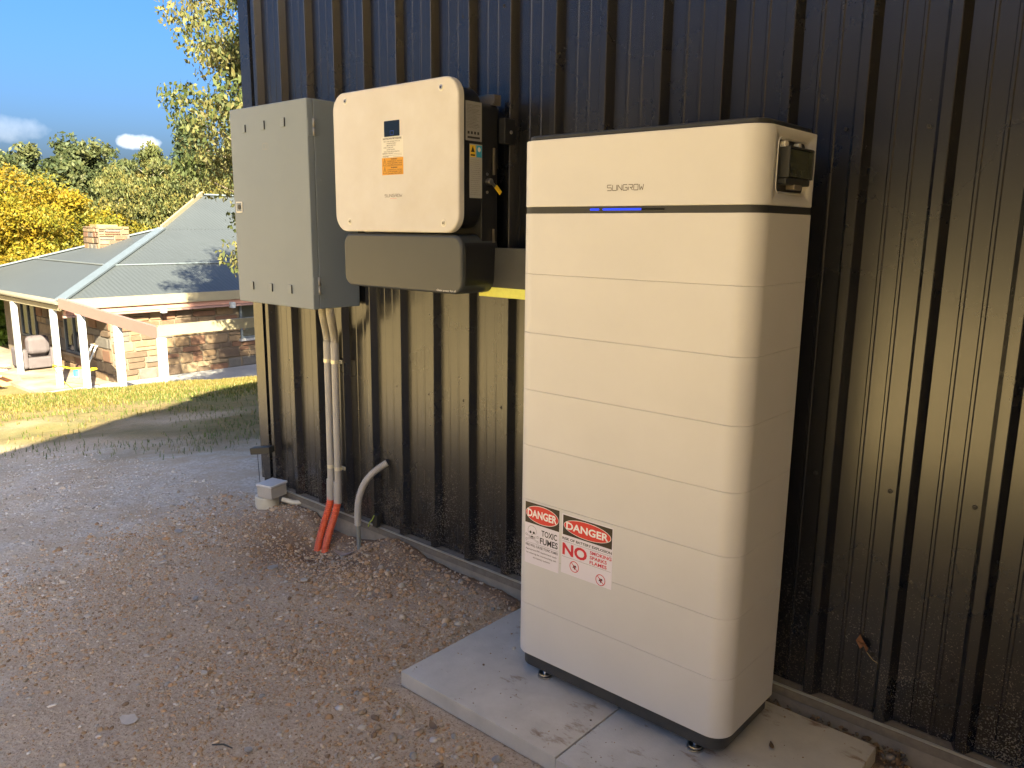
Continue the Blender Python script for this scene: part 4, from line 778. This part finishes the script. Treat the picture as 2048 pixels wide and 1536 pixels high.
def window(x0, z0, x1, z1, axis='y', at=0):
    mb = MB()
    if axis == 'y':
        w = mb.box(x0, at-.02, z0, x1, at+.02, z1).build('window', HM['win'], house, False); fr = [(x0-.05, x0+.01, z0-.05, z1+.05), (x1-.01, x1+.05, z0-.05, z1+.05), (x0, x1, z0-.05, z0+.01), (x0, x1, z1-.01, z1+.05), ((x0+x1)/2-.03, (x0+x1)/2+.03, z0, z1)]
        for a, b, c, d in fr: MB().box(a, at-.06, c, b, at, d).build('frame', HM['wframe'], w, False)
        MB().box(x0-.1, at-.12, z0-.12, x1+.1, at, z0-.05).build('sill', HM['mortar'], w, False)
    else:
        w = mb.box(at-.02, x0, z0, at+.02, x1, z1).build('window', HM['win'], house, False)
        for a, b, c, d in [(x0-.05, x0+.01, z0-.05, z1+.05), (x0, x1, z0-.05, z0+.01), (x0, x1, z1-.01, z1+.05)]: MB().box(at, a, c, at+.06, b, d).build('frame', HM['wframe'], w, False)
        MB().box(at, x0-.1, z0-.12, at+.12, x1+.1, z0-.05).build('sill', HM['path'], w, False)
window(-26.25, -2.08, -25.1, -.95, 'y', WY-.02); window(-22.75, -2.22, -21.55, -.95, 'y', WY-.02); window(10.1, -1.92, 11.6, -.75, 'x', WX+.02)
# roof: hip planes, corrugated; upper gable behind
T1 = 4.94; ZA = ZE+.345*T1; AX_, AY_ = EX-T1, EY+T1; FX = AX_-T1
def corrug(name, p0, p1, q0, q1, mat, pitch=.125, amp=.0045, parent=None):
    """sheet between eave line p0-p1 and top line q0-q1, ribs running from eave to top"""
    p0, p1, q0, q1 = map(Vector, (p0, p1, q0, q1)); L = (p1-p0).length; n = max(int(L/pitch)*4, 4); nrm = (p1-p0).cross(q0-p0+q1-p1).normalized()
    if nrm.z < 0: nrm = -nrm
    d = (p1-p0).normalized(); up = (q0+q1-p0-p1); up = (up-d*up.dot(d)).normalized(); v = []; f = []
    # ribs are straight up-slope: clip each to the trapezoid
    s0, s1 = (q0-p0).dot(d), (q1-p0).dot(d); H = (q0-p0).dot(up)
    for i in range(n+1):
        s = L*i/n; t = 1.0
        if s < s0: t = s/s0 if s0 > 1e-6 else 1
        if s > s1: t = (L-s)/(L-s1) if L-s1 > 1e-6 else 1
        o = nrm*amp*math.cos(2*math.pi*s/pitch); v += [p0+d*s+o, p0+d*s+up*H*t+o]
    for i in range(n): f.append((2*i, 2*i+2, 2*i+3, 2*i+1))
    return MB().add(v, f).build(name, mat, parent, True, 80)
roof = MB().box(XL-.2, WY-.9, ZE-.04, WX+.25, YR, ZE-.005).build('roof', HM['soffit'], house, False)
corrug('roof_slope', (FX, EY, ZE), (EX, EY, ZE), (AX_, AY_, ZA), (AX_+.01, AY_, ZA), HM['roof'], parent=roof)
corrug('roof_slope', (EX, EY, ZE), (EX, YR+6, ZE), (AX_, AY_, ZA), (AX_, YR+6, ZA), HM['roof'], parent=roof)
corrug('roof_slope', (FX, YR+6, ZE), (FX, EY, ZE), (AX_, YR+6, ZA), (AX_, AY_, ZA), HM['roof'], parent=roof)
UX, UY, UZ = -27.6, 13.26, 2.41
corrug('upper_slope', (AX_, AY_, ZA), (AX_, YR+6, ZA), (UX, UY, UZ), (UX, YR+6, UZ), HM['roof'], parent=roof)
MB().add([(AX_, AY_, ZA-.05), (UX, UY, ZA-.05), (UX, UY, UZ-.05)], [(0, 1, 2)]).build('gable', HM['fascia'], roof, False)
MB().beam((AX_, AY_, ZA+.03), (UX, UY, UZ+.06), .08, .16).build('barge_board', HM['fascia'], roof, False)
MB().beam((UX, UY, UZ+.02), (UX, YR+6, UZ+.02), .3, .05).build('ridge_cap', HM['cap'], roof, False)
for a, b, w in (((EX, EY, ZE+.03), (AX_, AY_, ZA+.03), .26), ((FX, EY, ZE+.03), (AX_, AY_, ZA+.03), .26)):
    MB().beam(a, b, w, .05).build('hip_cap', HM['cap'], roof, False)
t_ = 2.06; s_ = .345
MB().beam((FX+t_, EY+t_, ZE+s_*t_+.02), (EX-t_, EY+t_, ZE+s_*t_+.02), .10, .03).build('change_flashing', HM['cap'], roof, False)
MB().beam((EX-t_, EY+t_, ZE+s_*t_+.02), (EX-t_, YR+5, ZE+s_*t_+.02), .10, .03).build('change_flashing', HM['cap'], roof, False)
MB().box(EX+.01, EY-.04, ZE-.22, EX+.06, YR+5, ZE+.03).build('fascia', HM['fascia'], house, False)
MB().box(WX+.1, EY+.1, ZE-.36, EX-.02, YR+5, ZE-.20).build('soffit', HM['soffit'], house, False)
MB().box(EX-.05, EY+.02, ZE-.42, EX+.03, YR+5, ZE-.37).build('ledger', HM['pink'], house, False)
mb = MB(); mb.tube([(FX, EY-.05, ZE-.04), (EX-.1, EY-.05, ZE-.04)], .07, 8); mb.build('gutter', HM['gutter'], house)
MB().box(FX, EY+.0, ZE-.26, EX-.1, EY+.09, ZE-.14).build('eave_beam', HM['fascia'], house, False)
# pergola rafter, outer beam, posts
XO = -14.4
MB().beam((EX-.05, EY, ZE-.06), (XO, EY, ZE-.30), .09, .24).build('rafter', HM['pink'], house, False)
MB().beam((XO-.04, EY-.02, ZE-.26), (XO-.04, YR-3, ZE-.24), .09, .22).build('outer_beam', HM['fascia'], house, False)
for yy in (7.6, 9.6): MB().box(EX-.02, yy, ZE-.46, EX+.11, yy+.13, ZE-.30).build('joist_hanger', HM['post'], house, False)
for px_, py_, zt, ww in ((-23.08, EY+.03, ZE-.26, .13), (-20.21, EY+.03, ZE-.26, .13), (-18.36, EY, ZE-.24, .13), (-16.38, EY, ZE-.33, .14), (-14.35, EY+.01, ZE-.40, .14)):
    MB().box(px_-ww/2, py_-ww/2, float(terrain(px_, py_))-.1 if px_ > -19 else ZF+.0, px_+ww/2, py_+ww/2, zt).build('post', HM['post'], house, False)
# chimney
ch0 = Vector((-26.15, 8.35, 0)); CWX, CWY, CZB, CZT = 1.15, .95, .0, 1.22
chm = MB().box(ch0.x, ch0.y, CZB, ch0.x+CWX, ch0.y+CWY, CZT).build('chimney', HM['mortar'], house, False)
rubble(chm, (ch0.x, ch0.y, CZB), (1, 0, 0), CWX, CZT-CZB, .13, .34, 5); rubble(chm, (ch0.x+CWX, ch0.y, CZB), (0, 1, 0), CWY, CZT-CZB, .13, .34, 6)
MB().box(ch0.x+.15, ch0.y+.15, CZT, ch0.x+CWX*.6, ch0.y+CWY-.15, CZT+.06).build('chimney_cap', pm('terracotta', (.42, .13, .06), .8), chm, False)
# house surroundings
tag(MB().box(-19.83, 3.6, ZF-.2, -16.9, 20, ZF+.015).build('path', HM['path'], None, False), kind='structure')
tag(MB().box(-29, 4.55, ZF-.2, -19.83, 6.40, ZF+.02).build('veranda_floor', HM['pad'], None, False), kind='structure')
ch = empty('armchair', (-23.6, 5.75, ZF+.02), 'mauve grey upholstered armchair standing on the veranda floor', 'armchair')
UPH = pm('mauve_upholstery', (.062, .054, .060), .85, var=.2, vscale=6, bump=.3, bscale=40)
A0 = (-23.6, 5.75, ZF+.02)
def cb(n, x0, y0, z0, x1, y1, z1, b): MB().bbox(A0[0]+x0, A0[1]+y0, A0[2]+z0, A0[0]+x1, A0[1]+y1, A0[2]+z1, b, 3).build(n, UPH, ch)
cb('base', -.42, -.30, .05, .42, .32, .36, .04); cb('seat_cushion', -.42, -.26, .36, .30, .26, .52, .07); cb('arm', -.46, -.46, .05, .46, -.27, .62, .08); cb('arm', -.46, .28, .05, .46, .46, .62, .08); cb('backrest', .18, -.30, .45, .50, .30, .98, .13)
def shovel(x, lab, col):
    s = empty('shovel', (x, 6.0, ZF+.03), lab, 'shovel', 'shovels leaning on the stone wall')
    MB().tube([(x, 5.98, ZF+.25), (x+.05, 6.28, ZF+.90)], .025, 8).build('handle', HM['post'], s)
    MB().tube([(x-.04, 6.28, ZF+.93), (x+.14, 6.28, ZF+.93)], .022, 6).build('grip', HM['post'], s)
    MB().prism([(x-.14, ZF+.28), (x-.14, ZF+.10), (x-.06, ZF+.02), (x+.06, ZF+.02), (x+.14, ZF+.10), (x+.14, ZF+.28), (x+.04, ZF+.31), (x-.04, ZF+.31)], 5.95, 5.97, 'y').build('blade', pm('shovel_blade', col, .6), s, False)
shovel(-20.86, 'long handled shovel leaning on the stone wall, nearer the window', (.52, .40, .20)); shovel(-20.60, 'long handled shovel leaning on the stone wall, nearer the corner', (.48, .36, .18))
tp = pm('yellow_tape', (.72, .56, .02), .5)
def tape(pts, lab):
    mb = MB(); v = []; f = []
    for p in pts: v += [(p[0], p[1], p[2]-.018), (p[0], p[1]-.004, p[2]+.018)]
    for i in range(len(pts)-1): f.append((2*i, 2*i+2, 2*i+3, 2*i+1))
    tag(mb.add(v, f).build('barrier_tape', tp, None, False), lab, 'tape')
tape([(-20.2, 5.08, -2.2), (-19.5, 5.3, -2.23), (-18.8, 5.6, -2.18), (-18.3, 5.10, -2.14)], 'yellow barrier tape stretched level between two white posts')
tape([(-20.2, 5.07, -2.24), (-19.4, 5.02, -2.5), (-18.2, 5.0, -2.72), (-17.2, 5.0, -2.78)], 'yellow barrier tape sagging down towards the lawn')
mb = MB().prism(ring(-21.5, 6.1, .10, n=14), ZF+.02, ZF+.17, 'z'); tag(mb.build('bucket', pm('blue_plastic', (.03, .17, .50), .4)), 'small blue bucket standing by the stone wall', 'bucket')
def heap(x, y, s, mat, lab, cat, seed): tag(link('soil_heap', blob_mesh('soil_heap', seed, mat, .35), None, (x, y, ZF), (0, 0, seed), (s, s*.8, s*.8)), lab, cat)
heap(-22.2, 4.1, .9, pm('orange_clay', (.42, .20, .08), .9, var=.3, vscale=5, bump=.6, bscale=20), 'heap of orange clay left of the veranda posts', 'soil heap', 61)
TB = pm('weathered_board', (.42, .33, .24), .8, var=.3, vscale=6)
for i, (x, y, L, a, z) in enumerate(((-21.6, 3.85, 1.9, .15, -2.45), (-22.0, 4.0, 1.7, .35, -2.40), (-22.9, 4.3, 1.6, -.2, -2.42), (-24.3, 4.75, 1.4, .5, -2.68))):
    o = MB().beam((x-L/2*math.cos(a), y-L/2*math.sin(a), z), (x+L/2*math.cos(a), y+L/2*math.sin(a), z+.04), .16, .04).build('plank', TB, None, False); tag(o, ['grey plank on the clay heap, nearest the lawn', 'grey plank lying across the top of the clay heap', 'grey plank at the far side of the clay heap', 'short plank on the ground behind the clay heap'][i], 'plank', 'planks by the clay heap')

# ------------------------------------------------------------------ trees
def leaves(C, sig, n, size, pal, rng, droop=0, aspect=.5):
    m = len(C); k = rng.integers(0, m, n); off = rng.normal(size=(n, 3)); off /= np.maximum(np.linalg.norm(off, axis=1), 1e-6)[:, None]; off *= (rng.uniform(0, 1, (n, 1))**.45)*sig[k][:, None]; off[:, 2] *= .75
    P = C[k]+off; s = size*rng.uniform(.6, 1.3, n); Rm = rotmats(n, rng); q = np.array([(0, -1, 0), (aspect, 0, .12), (0, 1, 0), (-aspect, 0, .12)])
    V = np.einsum('nij,kj->nki', Rm, q)*s[:, None, None]
    if droop: V[..., 2] *= 1+droop; V[..., :2] *= 1-droop*.4
    V = V+P[:, None, :]; ci = rng.uniform(0, 1, m)[k]+rng.normal(0, .22, n); ci = np.clip(ci, 0, .999)*(len(pal)-1); i0 = ci.astype(int); f = (ci-i0)[:, None]; c = pal[i0]*(1-f)+pal[i0+1]*f; c = c*rng.uniform(.75, 1.25, (n, 1))
    return V.reshape(-1, 3), np.arange(n*4).reshape(n, 4), np.repeat(c, 4, 0)
def tree(name, label, base, h, rad, zc, n_cl, n_leaf, size, pal, seed, bark='bark', sig=.55, shape='round', tr=.16, group=None, cat='tree', droop=0, limbs=26, tip=1.0):
    rng = np.random.default_rng(seed); b = np.array(base, float); o = empty(name, tuple(base), label, cat, group); pal = np.array(pal)
    rad = np.array(rad, float); C = []
    while len(C) < n_cl:
        d = rng.normal(size=3); d /= np.linalg.norm(d); r = rng.uniform(.25, 1)**.5; w = min(1+.28*math.sin(3*math.atan2(d[1], d[0])+seed)+.22*math.sin(5*d[2]*2+seed*2), 1.12)
        p = d*r*w*rad
        if shape == 'cone': t = rng.uniform(0, 1)**1.4; a = rng.uniform(0, 2*np.pi); rr = (1-t)**.8*math.sqrt(rng.uniform(.15, 1)); p = np.array([math.cos(a)*rr*rad[0], math.sin(a)*rr*rad[1], (t*2-1)*rad[2]-.25*rr])
        if shape == 'column': t = rng.uniform(-1, 1); a = rng.uniform(0, 2*np.pi); rr = math.sqrt(rng.uniform(0, 1))*(1-abs(t)**2.5)*(.75+.35*math.sin(4*t+seed)); p = np.array([math.cos(a)*rr*rad[0], math.sin(a)*rr*rad[1], t*rad[2]])
        C.append(p+b+(0, 0, zc))
    C = np.array(C); sg = sig*rng.uniform(.55, 1.25, len(C)); 
    if tip != 1: sg *= np.where(C[:, 2]-b[2]-zc > rad[2]*.55, tip, 1)
    mb = MB(); ph = rng.uniform(0, 6, 2); hh = max(h*.86, zc); tp_ = [(b[0]+.12*math.sin(ph[0]+t*3)*t*rad[0]*.5, b[1]+.12*math.sin(ph[1]+t*2.5)*t*rad[1]*.5, b[2]-.2+(hh+.2)*t) for t in np.linspace(0, 1, 9)]
    mb.tube(tp_, [tr*(1-.85*t) for t in np.linspace(0, 1, 9)], 8); tpn = np.array(tp_)
    for j in rng.permutation(len(C))[:limbs]:
        c = C[j]; zs = min(max(b[2]+.25*hh, c[2]-.45*np.hypot(*(c[:2]-b[:2]))-.3), b[2]+hh*.95); i = int(np.clip((zs-b[2]+.2)/(hh+.2)*8, 0, 8)); s = tpn[i]; m_ = s*.5+c*.5+np.array([0, 0, .12*np.linalg.norm(c-s)]); r0 = tr*(1-.8*i/8)*.45
        mb.tube([s, s*.6+m_*.4, m_, m_*.45+c*.55, c], [r0, r0*.75, r0*.5, r0*.3, r0*.12], 5)
    mb.build('trunk', M[bark], o)
    V, F, c = leaves(C, sg, n_leaf, size, pal, rng, droop); me = np_mesh('crown', V-b, F, M['leaf'], col=c); link('crown', me, o, b); return o
YEL = [(.15,.105,.007), (.20,.145,.010), (.18,.16,.015), (.11,.12,.018)]; YG = [(.16,.125,.010), (.125,.12,.013), (.08,.092,.016)]
DKG = [(.055,.085,.038), (.085,.12,.05), (.12,.155,.06), (.17,.19,.07)]; BIR = [(.10,.13,.045), (.16,.19,.06), (.21,.225,.075), (.26,.23,.06)]; CON = [(.05,.085,.045), (.08,.12,.055), (.13,.17,.07)]; PEAR = [(.08,.115,.035), (.14,.175,.055), (.20,.215,.07), (.24,.22,.08)]
GZ = -2.9
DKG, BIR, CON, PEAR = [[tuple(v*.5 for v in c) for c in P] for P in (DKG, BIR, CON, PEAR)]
tree('yellow_tree', 'rounded golden yellow autumn tree behind the veranda roof at far left', (-32.5, 8.2, GZ), 6.0, (3.6, 3.2, 2.6), 3.3, 210, 90000, .070, YEL, 11, sig=.8, limbs=40)
tree('yellow_tree', 'low golden tree behind the stone chimney', (-38, 13.3, GZ), 4.6, (2.6, 2.4, 1.8), 2.9, 100, 24000, .085, YG, 12, sig=.75)
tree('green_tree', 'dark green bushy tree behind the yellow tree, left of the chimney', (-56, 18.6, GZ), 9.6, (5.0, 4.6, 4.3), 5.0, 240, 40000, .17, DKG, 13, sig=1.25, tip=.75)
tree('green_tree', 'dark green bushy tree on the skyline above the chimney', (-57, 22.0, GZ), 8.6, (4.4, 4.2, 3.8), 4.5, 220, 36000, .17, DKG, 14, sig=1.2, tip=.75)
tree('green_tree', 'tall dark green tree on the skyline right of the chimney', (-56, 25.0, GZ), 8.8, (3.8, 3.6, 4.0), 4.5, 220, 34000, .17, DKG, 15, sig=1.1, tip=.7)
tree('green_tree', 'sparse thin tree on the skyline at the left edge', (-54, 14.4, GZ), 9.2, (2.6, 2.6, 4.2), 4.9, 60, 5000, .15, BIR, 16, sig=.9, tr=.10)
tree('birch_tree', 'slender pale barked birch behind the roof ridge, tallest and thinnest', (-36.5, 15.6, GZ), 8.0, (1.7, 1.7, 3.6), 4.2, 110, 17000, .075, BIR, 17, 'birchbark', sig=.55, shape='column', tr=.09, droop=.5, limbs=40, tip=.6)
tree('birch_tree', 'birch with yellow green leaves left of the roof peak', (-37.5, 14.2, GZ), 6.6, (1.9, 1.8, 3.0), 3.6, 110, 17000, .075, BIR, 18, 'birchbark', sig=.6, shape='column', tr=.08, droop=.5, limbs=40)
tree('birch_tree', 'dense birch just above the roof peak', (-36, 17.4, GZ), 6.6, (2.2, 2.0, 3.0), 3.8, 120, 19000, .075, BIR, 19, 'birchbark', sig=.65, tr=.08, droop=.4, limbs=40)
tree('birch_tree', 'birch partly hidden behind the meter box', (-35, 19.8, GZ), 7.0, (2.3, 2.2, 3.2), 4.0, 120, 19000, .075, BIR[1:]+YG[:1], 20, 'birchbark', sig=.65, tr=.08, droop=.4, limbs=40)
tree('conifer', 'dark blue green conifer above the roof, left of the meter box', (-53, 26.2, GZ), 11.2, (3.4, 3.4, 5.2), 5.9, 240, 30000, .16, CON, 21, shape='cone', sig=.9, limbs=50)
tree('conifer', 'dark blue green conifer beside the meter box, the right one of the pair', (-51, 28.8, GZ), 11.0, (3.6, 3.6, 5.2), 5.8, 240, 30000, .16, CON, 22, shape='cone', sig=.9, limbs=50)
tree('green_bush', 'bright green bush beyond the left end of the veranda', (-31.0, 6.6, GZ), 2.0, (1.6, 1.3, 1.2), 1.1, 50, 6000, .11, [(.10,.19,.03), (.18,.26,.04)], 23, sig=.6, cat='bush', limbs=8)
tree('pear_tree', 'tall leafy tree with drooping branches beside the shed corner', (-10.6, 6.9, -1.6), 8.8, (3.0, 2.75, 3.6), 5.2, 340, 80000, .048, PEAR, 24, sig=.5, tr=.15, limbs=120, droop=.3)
# distant wooded rise closing the view
x = RNG.uniform(-150, -95, 30000); y = RNG.uniform(5, 75, 30000); h = 6+3*vnoise(x*.09, y*.09, 4)+2*vnoise(x*.3, y*.3, 6); P = np.stack([x, y, -4+h*RNG.uniform(.0, 1, 30000)**.5], -1)
V, F, c = leaves(P, np.full(len(P), 1.0), 36000, .55, np.array(DKG[:3]), RNG)
tag(link('distant_wood', np_mesh('distant_wood', V, F, M['leaf'], col=c), None, (0,0,0)), 'distant dark green wood behind the garden trees', 'wood', kind='stuff')
